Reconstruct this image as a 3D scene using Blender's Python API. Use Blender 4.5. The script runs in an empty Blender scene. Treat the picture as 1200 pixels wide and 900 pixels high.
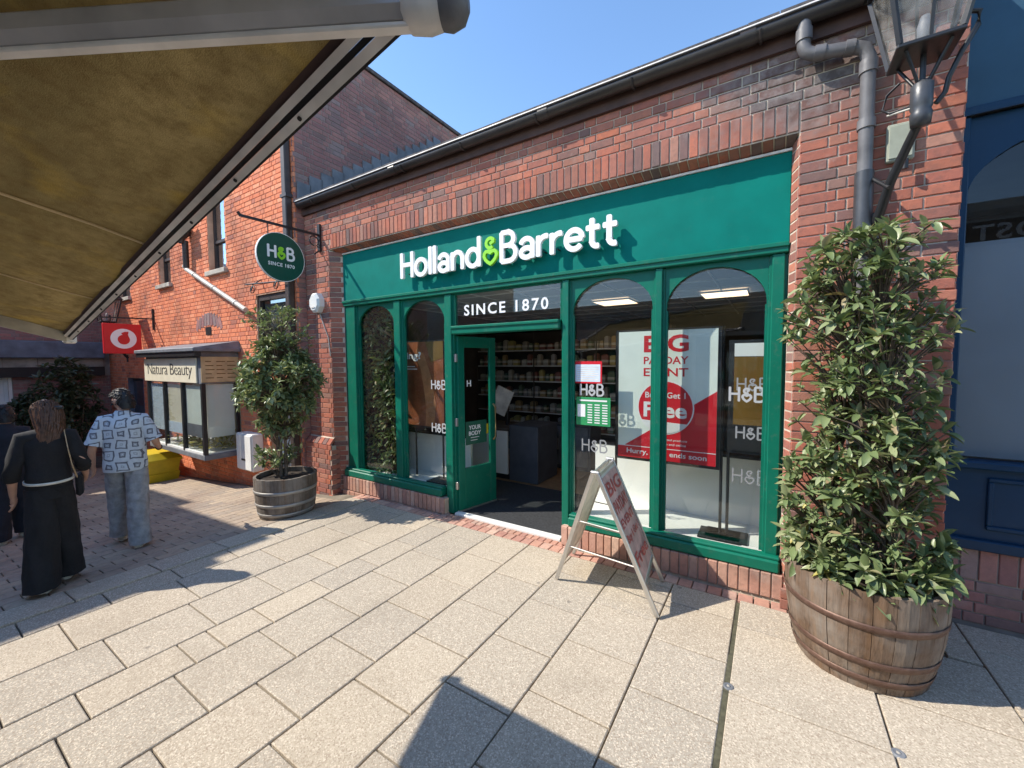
import bpy, bmesh, math, random
import numpy as np
from mathutils import Vector, Matrix
random.seed(7); rng = np.random.default_rng(7)
PI = math.pi; R = math.radians
SC = bpy.context.scene
COL = SC.collection

# ------------------------------------------------------------------ camera
CAMP = Vector((0, 0, 1.9))
yaw, pitch, roll = R(32.38), R(3.12), R(-0.36)
fwd = Vector((-math.sin(yaw)*math.cos(pitch), math.cos(yaw)*math.cos(pitch), -math.sin(pitch)))
right = Vector((math.cos(yaw), math.sin(yaw), 0)); up = right.cross(fwd)
r2 = right*math.cos(roll) + up*math.sin(roll); u2 = -right*math.sin(roll) + up*math.cos(roll)
cam = bpy.data.objects.new('camera', bpy.data.cameras.new('camera'))
COL.objects.link(cam)
cam.matrix_world = Matrix(((r2.x, u2.x, -fwd.x, CAMP.x), (r2.y, u2.y, -fwd.y, CAMP.y), (r2.z, u2.z, -fwd.z, CAMP.z), (0, 0, 0, 1)))
cam.data.sensor_fit = 'HORIZONTAL'; cam.data.sensor_width = 36.0
cam.data.lens = 478.5/1200*36.0
cam.data.clip_start = 0.02; cam.data.clip_end = 1000
SC.camera = cam
# ------------------------------------------------------------------ light
SUN_TRAVEL = Vector((0.85, 0.565, -1.0)).normalized()
sun_el = math.asin(-SUN_TRAVEL.z); sx, sy = -SUN_TRAVEL.x, -SUN_TRAVEL.y
w = bpy.data.worlds.new('World'); SC.world = w; w.use_nodes = True
nt = w.node_tree; nt.nodes.clear()
sky = nt.nodes.new('ShaderNodeTexSky'); sky.sky_type = 'NISHITA'; sky.sun_disc = False
sky.sun_elevation = sun_el; sky.sun_rotation = math.atan2(sx, sy)
sky.air_density = 1.0; sky.dust_density = 0.1; sky.ozone_density = 1.3
bg = nt.nodes.new('ShaderNodeBackground'); bg.inputs['Strength'].default_value = 0.15
wo = nt.nodes.new('ShaderNodeOutputWorld')
hs = nt.nodes.new('ShaderNodeHueSaturation'); hs.inputs['Saturation'].default_value = 1.10; hs.inputs['Value'].default_value = 1.06
nt.links.new(sky.outputs[0], hs.inputs['Color']); nt.links.new(hs.outputs[0], bg.inputs[0]); nt.links.new(bg.outputs[0], wo.inputs[0])
sl = bpy.data.lights.new('sun', 'SUN'); sl.energy = 3.3; sl.angle = R(0.53); sl.color = (1.0, 0.93, 0.81)
so = bpy.data.objects.new('sun', sl); COL.objects.link(so); so.location = (-20, -10, 20)
so.rotation_euler = SUN_TRAVEL.to_track_quat('-Z', 'Y').to_euler()
SC.view_settings.view_transform = 'Standard'; SC.view_settings.look = 'None'
SC.view_settings.exposure = 1.02; SC.view_settings.gamma = 1.0
SC.cycles.max_bounces = 8; SC.cycles.transparent_max_bounces = 16
SC.cycles.use_denoising = True

# ------------------------------------------------------------------ materials
def nodes_of(name):
    m = bpy.data.materials.new(name); m.use_nodes = True
    n = m.node_tree; n.nodes.clear()
    o = n.nodes.new('ShaderNodeOutputMaterial'); return m, n, o
def N(n, t, **kw):
    x = n.nodes.new(t)
    for k, v in kw.items():
        if hasattr(x, k): setattr(x, k, v)
        else: x.inputs[k].default_value = v
    return x
def L(n, a, b): n.links.new(a, b)
def c4(c): return (c[0], c[1], c[2], 1.0)
def ramp(n, stops, interp='LINEAR'):
    r = n.nodes.new('ShaderNodeValToRGB'); cr = r.color_ramp; cr.interpolation = interp
    while len(cr.elements) < len(stops): cr.elements.new(0.5)
    for e, (p, c) in zip(cr.elements, stops): e.position = p; e.color = c4(c) if len(c) == 3 else c
    return r
def mixc(n, fac, a, b, mode='MIX'):
    m = n.nodes.new('ShaderNodeMix'); m.data_type = 'RGBA'; m.blend_type = mode
    for s, v in ((0, fac), (6, a), (7, b)):
        if isinstance(v, (int, float)): m.inputs[s].default_value = v
        elif isinstance(v, tuple): m.inputs[s].default_value = c4(v)
        else: n.links.new(v, m.inputs[s])
    return m.outputs[2]
def math2(n, op, a, b=0.0):
    m = n.nodes.new('ShaderNodeMath'); m.operation = op
    for s, v in ((0, a), (1, b)):
        if isinstance(v, (int, float)): m.inputs[s].default_value = v
        else: n.links.new(v, m.inputs[s])
    return m.outputs[0]
def pos(n): return n.nodes.new('ShaderNodeNewGeometry').outputs['Position']
def noise(n, scale, detail=4.0, rough=0.55, vec=None, dim=None):
    x = n.nodes.new('ShaderNodeTexNoise'); x.inputs['Scale'].default_value = scale
    x.inputs['Detail'].default_value = detail; x.inputs['Roughness'].default_value = rough
    n.links.new(vec if vec is not None else pos(n), x.inputs['Vector']); return x.outputs['Fac']
def bump(n, h, strength=0.3, dist=0.01):
    b = n.nodes.new('ShaderNodeBump'); b.inputs['Strength'].default_value = strength; b.inputs['Distance'].default_value = dist
    n.links.new(h, b.inputs['Height']); return b.outputs['Normal']
def principled(n, o, color, rough=0.6, metal=0.0, spec=0.5, normal=None):
    p = n.nodes.new('ShaderNodeBsdfPrincipled')
    for k, v in (('Base Color', color), ('Roughness', rough), ('Metallic', metal), ('Specular IOR Level', spec)):
        if isinstance(v, tuple): p.inputs[k].default_value = c4(v)
        elif isinstance(v, (int, float)): p.inputs[k].default_value = v
        else: n.links.new(v, p.inputs[k])
    if normal is not None: n.links.new(normal, p.inputs['Normal'])
    n.links.new(p.outputs[0], o.inputs[0]); return p
def plain(name, col, rough=0.55, metal=0.0, var=0.18, scale=9.0, bmp=0.15, spec=0.5, fine=60.0):
    m, n, o = nodes_of(name)
    a = noise(n, scale); b = noise(n, fine, 3)
    lo = tuple(c*(1-var) for c in col); hi = tuple(min(1, c*(1+var)) for c in col)
    c = mixc(n, ramp_fac(n, a, .3, .7), lo, hi)
    rr = math2(n, 'ADD', math2(n, 'MULTIPLY', b, 0.2), max(0.02, rough-0.1))
    principled(n, o, c, rr, metal, spec, bump(n, b, bmp, 0.004)); return m
def ramp_fac(n, f, a, b):
    m = n.nodes.new('ShaderNodeMapRange'); m.inputs[1].default_value = a; m.inputs[2].default_value = b
    n.links.new(f, m.inputs[0]); return m.outputs[0]
def rand_out(n, per):
    if per == 'object': return n.nodes.new('ShaderNodeObjectInfo').outputs['Random']
    return n.nodes.new('ShaderNodeNewGeometry').outputs['Random Per Island']
def brick_mat(name, per, stops, mottle=0.42, rough=0.85, stain=None, pale=0.14):
    m, n, o = nodes_of(name)
    c = ramp(n, stops, 'LINEAR'); L(n, rand_out(n, per), c.inputs[0]); c = c.outputs[0]
    a = noise(n, 22, 5, .65); b = noise(n, 120, 4, .7)
    c = mixc(n, math2(n, 'MULTIPLY', ramp_fac(n, a, .45, .75), mottle), c, (.10, .085, .085))
    c = mixc(n, math2(n, 'MULTIPLY', ramp_fac(n, b, .5, .8), pale), c, (.42, .30, .24))
    c = mixc(n, math2(n, 'MULTIPLY', ramp_fac(n, noise(n, 1.3, 5), .48, .72), .5), c, (.15, .095, .08))
    c = mixc(n, math2(n, 'MULTIPLY', ramp_fac(n, noise(n, 3.1, 6, .7), .60, .74), .4), c, (.46, .40, .36))
    if stain:
        # sooty damp patch with its own shape around a leaking gutter outlet
        cx, cz, rad = stain
        sep = n.nodes.new('ShaderNodeSeparateXYZ'); L(n, pos(n), sep.inputs[0])
        dx = math2(n, 'SUBTRACT', sep.outputs[0], cx); dz = math2(n, 'SUBTRACT', sep.outputs[2], cz)
        d = math2(n, 'SQRT', math2(n, 'ADD', math2(n, 'MULTIPLY', dx, dx), math2(n, 'MULTIPLY', math2(n, 'MULTIPLY', dz, dz), 3.2)))
        d = math2(n, 'ADD', d, math2(n, 'MULTIPLY', math2(n, 'SUBTRACT', noise(n, 6, 5), .5), .9))
        f = n.nodes.new('ShaderNodeMapRange'); f.inputs[1].default_value = rad; f.inputs[2].default_value = rad*.35
        L(n, d, f.inputs[0])
        c = mixc(n, math2(n, 'MULTIPLY', f.outputs[0], .8), c, mixc(n, ramp_fac(n, noise(n, 11, 5, .7), .4, .7), (.085, .078, .078), (.27, .255, .25)))
    principled(n, o, c, rough, 0, .12, bump(n, mixh(n, a, b), .7, .008)); return m
def mixh(n, a, b): return math2(n, 'ADD', math2(n, 'MULTIPLY', a, .6), math2(n, 'MULTIPLY', b, .4))

RED = [(0, (.39, .13, .09)), (.16, (.49, .17, .11)), (.32, (.41, .14, .10)), (.44, (.29, .13, .105)), (.54, (.52, .20, .13)), (.66, (.38, .15, .115)), (.74, (.20, .13, .12)), (.81, (.45, .145, .085)), (.93, (.43, .22, .165)), (1, (.17, .125, .12))]
ORANGE = [(0, (.74, .22, .11)), (.3, (.84, .28, .145)), (.55, (.77, .24, .115)), (.8, (.88, .35, .195)), (.93, (.66, .21, .12)), (1, (.48, .18, .125))]
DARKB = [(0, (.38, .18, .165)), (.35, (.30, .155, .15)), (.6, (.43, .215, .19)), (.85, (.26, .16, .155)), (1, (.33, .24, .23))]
PALE = [(0, (.52, .27, .20)), (.3, (.60, .36, .27)), (.55, (.47, .24, .19)), (.8, (.66, .45, .35)), (1, (.38, .24, .21))]
M = {}
STAIN = (0.15, 3.98, 1.0)
M['brick'] = brick_mat('red facing brick', 'object', RED, stain=STAIN)
M['brick_i'] = brick_mat('red facing brick joined', 'island', RED, stain=STAIN)
M['orange_i'] = brick_mat('orange brick joined', 'island', ORANGE, mottle=.22, pale=.18)
M['palebrick'] = brick_mat('salt bleached brick', 'object', PALE, mottle=.35, pale=.4)
M['palebrick_i'] = brick_mat('salt bleached brick joined', 'island', PALE, mottle=.35, pale=.4)
M['darkbrick_i'] = brick_mat('weathered brick joined', 'island', DARKB, mottle=.35, pale=.2)
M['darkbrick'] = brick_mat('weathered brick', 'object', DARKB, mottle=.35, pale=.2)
M['mortar'] = plain('mortar', (.54, .46, .37), .95, 0, .25, 6, .6)
M['mortar_orange'] = plain('lime mortar', (.56, .34, .23), .95, 0, .25, 6, .5)
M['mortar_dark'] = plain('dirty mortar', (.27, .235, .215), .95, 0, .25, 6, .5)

def slab_mat(name, per):
    m, n, o = nodes_of(name)
    base = ramp(n, [(0, (.42, .355, .275)), (.25, (.48, .41, .32)), (.5, (.39, .345, .285)), (.75, (.52, .44, .335)), (1, (.365, .325, .275))]); L(n, rand_out(n, per), base.inputs[0])
    g1 = noise(n, 170, 2, .6); g2 = noise(n, 75, 3, .7); big = noise(n, 1.7, 5)
    v = n.nodes.new('ShaderNodeTexVoronoi'); v.inputs['Scale'].default_value = 150; L(n, pos(n), v.inputs['Vector'])
    vc = n.nodes.new('ShaderNodeSeparateColor'); L(n, v.outputs['Color'], vc.inputs[0])
    c = mixc(n, ramp_fac(n, vc.outputs[0], .62, .95), base.outputs[0], (.66, .575, .46))
    c = mixc(n, math2(n, 'MULTIPLY', ramp_fac(n, vc.outputs[1], .68, .9), .6), c, (.27, .205, .15))
    c = mixc(n, math2(n, 'MULTIPLY', ramp_fac(n, g2, .52, .72), .35), c, (.33, .27, .20))
    c = mixc(n, math2(n, 'MULTIPLY', ramp_fac(n, big, .52, .78), .38), c, (.27, .225, .175))
    spots = n.nodes.new('ShaderNodeTexVoronoi'); spots.inputs['Scale'].default_value = 2.6; L(n, pos(n), spots.inputs['Vector'])
    sp = n.nodes.new('ShaderNodeMapRange'); sp.inputs[1].default_value = .055; sp.inputs[2].default_value = .035; L(n, spots.outputs['Distance'], sp.inputs[0])
    c = mixc(n, math2(n, 'MULTIPLY', sp.outputs[0], .6), c, (.15, .13, .115))
    c = mixc(n, math2(n, 'MULTIPLY', ramp_fac(n, noise(n, .55, 6, .65), .55, .72), .30), c, (.24, .19, .14))
    principled(n, o, c, .82, 0, .35, bump(n, math2(n, 'ADD', math2(n, 'MULTIPLY', vc.outputs[2], .5), g1), .5, .004)); return m
M['slab'] = slab_mat('aggregate slab', 'object'); M['slab_i'] = slab_mat('aggregate slab joined', 'island')
PAV = [(0, (.38, .305, .235)), (.35, (.45, .36, .27)), (.6, (.35, .295, .24)), (.85, (.42, .33, .25)), (1, (.32, .27, .225))]
M['paver'] = brick_mat('clay block paver', 'object', PAV, mottle=.35, pale=.3); M['paver_i'] = brick_mat('clay block paver joined', 'island', PAV, mottle=.35, pale=.3)
M['ground'] = plain('sandy joint filling', (.20, .17, .13), .95, 0, .35, 5, .6)
M['moss'] = plain('mossy joint', (.085, .08, .05), .95, 0, .4, 30, .6)

def paint(name, col, rough=.32, dirt=.12, spec=.4):
    m, n, o = nodes_of(name)
    a = noise(n, 4, 5); b = noise(n, 260, 3); d = noise(n, 14, 6, .7)
    c = mixc(n, ramp_fac(n, a, .3, .7), tuple(x*.9 for x in col), tuple(x*1.1 for x in col))
    c = mixc(n, math2(n, 'MULTIPLY', ramp_fac(n, d, .56, .8), dirt*1.6), c, (.20, .19, .16))
    p = principled(n, o, c, math2(n, 'ADD', math2(n, 'MULTIPLY', d, .25), rough-.1), 0, spec, bump(n, mixh(n, a, b), .06, .003)); return m
M['green'] = paint('green gloss timber paint', (.004, .142, .090), .36, .2, .25)
M['greenfascia'] = paint('teal green sign panel', (.0005, .172, .138), .6, .04, .1)
M['greendark'] = paint('dark green sign disc', (.004, .075, .050), .35, .05)
M['blue'] = paint('dark blue gloss paint', (.006, .036, .085), .4, .05, .25)
M['bluefascia'] = paint('slate blue fascia paint', (.032, .085, .140), .55, .04, .25)
M['white'] = paint('white paint', (.80, .80, .77), .4, .1)
M['whitep'] = plain('white plastic', (.78, .78, .74), .4, 0, .06, 6, .05)
M['decal'] = plain('pale grey window decal', (.46, .47, .48), .4, 0, .03, 6, .02)
M['decal2'] = plain('faint grey window decal', (.26, .27, .28), .4, 0, .03, 6, .02)
M['letter'] = plain('white acrylic letters', (.86, .86, .86), .35, 0, .02, 6, .02)
M['lime'] = plain('lime green acrylic', (.28, .68, .03), .35, 0, .04, 6, .02)
M['black'] = plain('black metal', (.016, .016, .018), .42, 0, .2, 10, .1)
M['gutter'] = plain('brown black gutter', (.032, .027, .026), .38, 0, .35, 3, .15)
M['boardd'] = plain('dark stained eaves board', (.075, .038, .030), .7, 0, .3, 5, .3)
M['pipe'] = plain('grey weathered drain pipe', (.13, .125, .13), .5, 0, .35, 5, .25)
M['pipedark'] = plain('dark brown drain pipe', (.05, .035, .03), .5, 0, .35, 5, .25)
M['pipewhite'] = plain('off white pipe', (.50, .46, .40), .5, 0, .2, 5, .2)
M['socket'] = plain('dark grey cast socket', (.06, .062, .068), .4, .2, .25, 8, .15)
M['blindg'] = plain('grey roller blind', (.62, .65, .69), .8, 0, .06, 2, .05)
M['sage'] = plain('sage grey blind', (.30, .32, .26), .8, 0, .2, 8, .1)
M['lead'] = plain('lead sheet', (.17, .18, .20), .55, 0, .3, 4, .3)
M['leadblue'] = plain('blue grey painted band', (.11, .14, .19), .6, 0, .3, 4, .3)
M['tile'] = plain('dark clay roof tile', (.075, .068, .072), .8, 0, .5, 12, .6)
M['alu'] = plain('brushed aluminium', (.62, .61, .59), .35, .9, .1, 8, .1)
M['alugrey'] = plain('grimy aluminium rail', (.76, .70, .64), .5, .1, .28, 6, .15)
M['armpaint'] = plain('grey brown painted awning arm', (.42, .38, .36), .42, .1, .3, 5, .2)
M['groove'] = plain('black rubber groove', (.018, .014, .013), .7, 0, .2, 9, .1)
M['stone'] = plain('pale stone sill', (.42, .38, .32), .85, 0, .3, 7, .4)
M['concrete'] = plain('grey concrete band', (.36, .34, .31), .9, 0, .3, 5, .4)
M['render'] = plain('cream render', (.60, .56, .48), .9, 0, .15, 3, .3)
M['cream'] = plain('cream sign board', (.80, .73, .55), .5, 0, .06, 6, .05)
M['tan'] = plain('tan sign board', (.56, .41, .21), .55, 0, .2, 6, .1)
M['red'] = plain('bright red print', (.62, .012, .025), .4, 0, .05, 5, .03)
M['redsign'] = plain('red sign panel', (.60, .010, .016), .35, 0, .08, 5, .03)
M['poster'] = plain('pale poster paper', (.76, .81, .74), .5, 0, .06, 3, .05)
M['paperw'] = plain('white paper', (.80, .80, .80), .5, 0, .04, 3, .05)
M['paperblue'] = plain('pale blue print', (.66, .75, .85), .5, 0, .1, 9, .05)
M['stickergreen'] = plain('green sticker', (.03, .28, .10), .4, 0, .08, 6, .03)
M['stickerdark'] = plain('dark green sticker', (.012, .10, .065), .4, 0, .08, 6, .03)
M['brownp'] = plain('amber brown poster', (.16, .085, .012), .45, 0, .15, 3, .05)
M['orangep'] = plain('burnt orange poster', (.22, .065, .025), .45, 0, .5, 3.2, .05)
M['skinposter'] = plain('warm tan print', (.36, .15, .06), .45, 0, .35, 6, .05)
M['display'] = plain('white display board', (.80, .80, .77), .55, 0, .05, 2, .03)
M['mat'] = plain('charcoal entrance mat', (.030, .032, .036), .95, 0, .35, 40, .6)
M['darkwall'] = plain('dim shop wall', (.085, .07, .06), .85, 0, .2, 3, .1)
M['ceilm'] = plain('shop ceiling tile', (.42, .40, .36), .9, 0, .08, 3, .1)
M['wood'] = plain('shop shelf wood', (.27, .16, .08), .55, 0, .25, 9, .15)
M['bronze'] = plain('aged brass handle', (.40, .30, .15), .4, .8, .15, 9, .1)
M['yellow'] = plain('yellow plastic', (.58, .42, .015), .45, 0, .12, 5, .1)
M['soil'] = plain('dark potting soil', (.035, .025, .018), .95, 0, .4, 30, .9)
M['bark'] = plain('grey brown bark', (.15, .11, .08), .9, 0, .35, 25, .7)
M['denim'] = plain('faded grey denim', (.30, .305, .32), .9, 0, .28, 14, .5)
M['blackcloth'] = plain('black cloth', (.011, .011, .013), .88, 0, .3, 8, .5)
M['navycloth'] = plain('dark navy cloth', (.016, .018, .026), .88, 0, .3, 8, .5)
M['skin'] = plain('skin', (.52, .29, .20), .5, 0, .08, 20, .1)
M['hairbrown'] = plain('long brown hair', (.075, .034, .020), .5, 0, .5, 40, .8)
M['hairblack'] = plain('short black hair', (.012, .010, .010), .55, 0, .4, 60, .8)
M['shoe'] = plain('pale canvas shoe', (.60, .55, .46), .7, 0, .15, 20, .3)
M['strap'] = plain('tan leather strap', (.42, .30, .17), .55, 0, .15, 20, .2)
M['belt'] = plain('off white belt', (.66, .63, .56), .6, 0, .1, 20, .2)
M['whiteboards'] = plain('white painted boarding', (.72, .73, .74), .6, 0, .1, 3, .2)
M['darkdoor'] = plain('slate grey door', (.075, .085, .105), .5, 0, .2, 5, .1)

def barrel_mat(name, per, cols):
    m, n, o = nodes_of(name)
    c = ramp(n, cols); L(n, rand_out(n, per), c.inputs[0])
    mp = n.nodes.new('ShaderNodeMapping'); mp.inputs['Scale'].default_value = (1, 1, .12); L(n, pos(n), mp.inputs[0])
    g = noise(n, 55, 5, .7, mp.outputs[0]); k = noise(n, 5, 5)
    cc = mixc(n, math2(n, 'MULTIPLY', ramp_fac(n, g, .42, .68), .65), c.outputs[0], (.055, .035, .022))
    cc = mixc(n, math2(n, 'MULTIPLY', ramp_fac(n, k, .42, .70), .65), cc, (.27, .245, .215))
    cc = mixc(n, math2(n, 'MULTIPLY', ramp_fac(n, noise(n, 9, 5, .6, mp.outputs[0]), .55, .75), .5), cc, (.24, .12, .045))
    principled(n, o, cc, .75, 0, .3, bump(n, g, .6, .006)); return m
M['stave'] = barrel_mat('aged barrel oak', 'object', [(0, (.15, .095, .062)), (.5, (.20, .135, .092)), (.8, (.165, .11, .08)), (1, (.25, .185, .135))])
M['stavegrey'] = barrel_mat('weathered grey barrel oak', 'object', [(0, (.11, .085, .065)), (.5, (.16, .125, .10)), (1, (.20, .165, .135))])
def rust(name, a, b):
    m, n, o = nodes_of(name); f = noise(n, 18, 6, .7); g = noise(n, 3, 3)
    c = mixc(n, ramp_fac(n, f, .35, .7), a, b)
    principled(n, o, c, math2(n, 'ADD', math2(n, 'MULTIPLY', f, .35), .32), .45, .5, bump(n, f, .3, .004)); return m
M['hoop'] = rust('rusty iron hoop', (.10, .05, .035), (.20, .125, .095)); M['hoopgrey'] = rust('grey iron hoop', (.30, .28, .26), (.42, .40, .37))

def leaf_mat(name, per, stops, trans=.25, rough=.34):
    m, n, o = nodes_of(name)
    c = ramp(n, stops); L(n, rand_out(n, per), c.inputs[0])
    cc = mixc(n, math2(n, 'MULTIPLY', noise(n, 40, 3), .35), c.outputs[0], (.22, .26, .13))
    p = n.nodes.new('ShaderNodeBsdfPrincipled'); L(n, cc, p.inputs['Base Color'])
    p.inputs['Roughness'].default_value = rough; p.inputs['Specular IOR Level'].default_value = .38
    t = n.nodes.new('ShaderNodeBsdfTranslucent'); L(n, mixc(n, .5, cc, (.16, .22, .03)), t.inputs['Color'])
    mx = n.nodes.new('ShaderNodeMixShader'); mx.inputs[0].default_value = trans
    L(n, p.outputs[0], mx.inputs[1]); L(n, t.outputs[0], mx.inputs[2]); L(n, mx.outputs[0], o.inputs[0]); return m
LF = [(0, (.10, .155, .058)), (.25, (.20, .265, .11)), (.5, (.15, .21, .085)), (.72, (.29, .345, .165)), (.92, (.42, .45, .25)), (.965, (.38, .24, .15)), (1, (.52, .44, .10))]
M['leaf'] = leaf_mat('laurel leaf', 'object', LF); M['leaf_i'] = leaf_mat('laurel leaf joined', 'island', LF)
LD = [(0, (.09, .135, .06)), (.4, (.17, .225, .10)), (.75, (.28, .335, .17)), (.93, (.42, .45, .23)), (1, (.55, .50, .16))]
M['leafd'] = leaf_mat('dark tree leaf', 'object', LD); M['leafd_i'] = leaf_mat('dark tree leaf joined', 'island', LD)
LB = [(0, (.018, .032, .022)), (.6, (.030, .048, .032)), (1, (.055, .075, .05))]
M['leafb_i'] = leaf_mat('blue green shrub leaf', 'island', LB, .15)
LH = [(0, (.07, .12, .04)), (.5, (.13, .19, .06)), (.85, (.21, .24, .09)), (1, (.36, .22, .12))]
M['hedge_i'] = leaf_mat('display hedge leaf', 'island', LH, .2)

def glass_mat(name, tint=(1, 1, 1), base=.035, edge=.85):
    """thin architectural glass: each of a pane's two faces reflects a little, more at grazing angles"""
    m, n, o = nodes_of(name)
    lw = n.nodes.new('ShaderNodeLayerWeight'); lw.inputs[0].default_value = .5
    f5 = math2(n, 'POWER', lw.outputs['Facing'], 4.0)
    t = n.nodes.new('ShaderNodeBsdfTransparent'); t.inputs[0].default_value = c4(tint)
    g = n.nodes.new('ShaderNodeBsdfGlossy'); g.inputs['Roughness'].default_value = .012
    g.inputs['Color'].default_value = (.95, .97, 1, 1)
    mx = n.nodes.new('ShaderNodeMixShader')
    L(n, math2(n, 'ADD', math2(n, 'MULTIPLY', f5, edge), base), mx.inputs[0])
    L(n, t.outputs[0], mx.inputs[1]); L(n, g.outputs[0], mx.inputs[2]); L(n, mx.outputs[0], o.inputs[0]); return m
M['glass'] = glass_mat('shop window glass', (.95, .97, .96))
M['glassdark'] = glass_mat('tinted window glass', (.72, .75, .77), .03)
M['glasssky'] = glass_mat('old sash glass', (.5, .53, .55), .42, .5)
M['glassdirty'] = plain('dusty lantern glass', (.5, .5, .5), .3)
def dusty():
    m, n, o = nodes_of('dusty lantern pane')
    t = n.nodes.new('ShaderNodeBsdfTransparent'); d = n.nodes.new('ShaderNodeBsdfPrincipled'); d.inputs['Base Color'].default_value = (.62, .60, .56, 1); d.inputs['Roughness'].default_value = .25
    mx = n.nodes.new('ShaderNodeMixShader'); L(n, ramp_fac(n, noise(n, 9, 5), .32, 1.5), mx.inputs[0])
    L(n, t.outputs[0], mx.inputs[1]); L(n, d.outputs[0], mx.inputs[2]); L(n, mx.outputs[0], o.inputs[0]); return m
M['glassdirty'] = dusty()
def emis(name, col, s):
    m, n, o = nodes_of(name); e = n.nodes.new('ShaderNodeEmission'); e.inputs[0].default_value = c4(col); e.inputs[1].default_value = s
    L(n, e.outputs[0], o.inputs[0]); return m
M['lamp'] = emis('warm ceiling light diffuser', (1, .72, .48), 1.3)
def fabric_mat():
    m, n, o = nodes_of('stained awning canvas')
    mp = n.nodes.new('ShaderNodeMapping'); mp.inputs['Scale'].default_value = (.55, 2.2, 1); L(n, pos(n), mp.inputs[0])
    a = noise(n, 1.6, 6, .6, mp.outputs[0]); b = noise(n, 16, 6, .75); w_ = noise(n, 420, 2, .5); k = noise(n, 5, 4, .6)
    c = mixc(n, ramp_fac(n, a, .34, .68), (.165, .135, .07), (.36, .285, .145))
    c = mixc(n, math2(n, 'MULTIPLY', ramp_fac(n, b, .42, .70), .75), c, (.15, .105, .05))
    c = mixc(n, math2(n, 'MULTIPLY', ramp_fac(n, noise(n, 55, 4, .7), .5, .75), .5), c, (.13, .09, .045))
    c = mixc(n, math2(n, 'MULTIPLY', ramp_fac(n, k, .55, .75), .45), c, (.50, .36, .08))
    nm = bump(n, mixh(n, b, w_), .6, .008)
    d = n.nodes.new('ShaderNodeBsdfDiffuse'); L(n, c, d.inputs[0]); L(n, nm, d.inputs['Normal'])
    t = n.nodes.new('ShaderNodeBsdfTranslucent'); L(n, mixc(n, 1.0, c, (.66, .52, .30), 'MULTIPLY'), t.inputs[0]); L(n, nm, t.inputs['Normal'])
    mx = n.nodes.new('ShaderNodeMixShader'); mx.inputs[0].default_value = .17
    L(n, d.outputs[0], mx.inputs[1]); L(n, t.outputs[0], mx.inputs[2]); L(n, mx.outputs[0], o.inputs[0]); return m
M['canvas'] = fabric_mat()
def shirt_mat():
    m, n, o = nodes_of('pale patterned shirt cloth')
    tc = n.nodes.new('ShaderNodeTexCoord')
    nz_ = n.nodes.new('ShaderNodeTexNoise'); nz_.inputs['Scale'].default_value = 7; L(n, tc.outputs['Object'], nz_.inputs['Vector'])
    vm = n.nodes.new('ShaderNodeVectorMath'); vm.operation = 'MULTIPLY_ADD'; vm.inputs[1].default_value = (.07, .07, .07); L(n, nz_.outputs['Color'], vm.inputs[0]); L(n, tc.outputs['Object'], vm.inputs[2])
    sep = n.nodes.new('ShaderNodeSeparateXYZ'); L(n, vm.outputs[0], sep.inputs[0])
    def cell(v, s): return math2(n, 'FRACT', math2(n, 'ADD', math2(n, 'MULTIPLY', v, s), 50.25))
    s = 9.2
    u = cell(sep.outputs[0], s); v = cell(sep.outputs[2], s*.95)
    du = math2(n, 'ABSOLUTE', math2(n, 'SUBTRACT', u, .5)); dv = math2(n, 'ABSOLUTE', math2(n, 'SUBTRACT', v, .5))
    d = math2(n, 'MAXIMUM', du, dv)
    iu = math2(n, 'FLOOR', math2(n, 'ADD', math2(n, 'MULTIPLY', sep.outputs[0], s), 50.25)); iv = math2(n, 'FLOOR', math2(n, 'ADD', math2(n, 'MULTIPLY', sep.outputs[2], s*.95), 50.25))
    par = math2(n, 'MODULO', math2(n, 'ADD', iu, iv), 2.0)
    size = math2(n, 'ADD', math2(n, 'MULTIPLY', par, -.19), .38)
    ring = math2(n, 'LESS_THAN', math2(n, 'ABSOLUTE', math2(n, 'SUBTRACT', d, size)), .055)
    dot = math2(n, 'LESS_THAN', math2(n, 'ABSOLUTE', math2(n, 'SUBTRACT', d, .09)), .03)
    f = math2(n, 'MAXIMUM', ring, math2(n, 'MULTIPLY', dot, .5))
    base = mixc(n, noise(n, 30, 4), (.45, .50, .56), (.66, .70, .74))
    c = mixc(n, math2(n, 'MULTIPLY', f, .85), base, (.075, .075, .10))
    principled(n, o, c, .85, 0, .2, bump(n, noise(n, 14, 4), .4, .01)); return m
M['shirt'] = shirt_mat()

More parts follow.
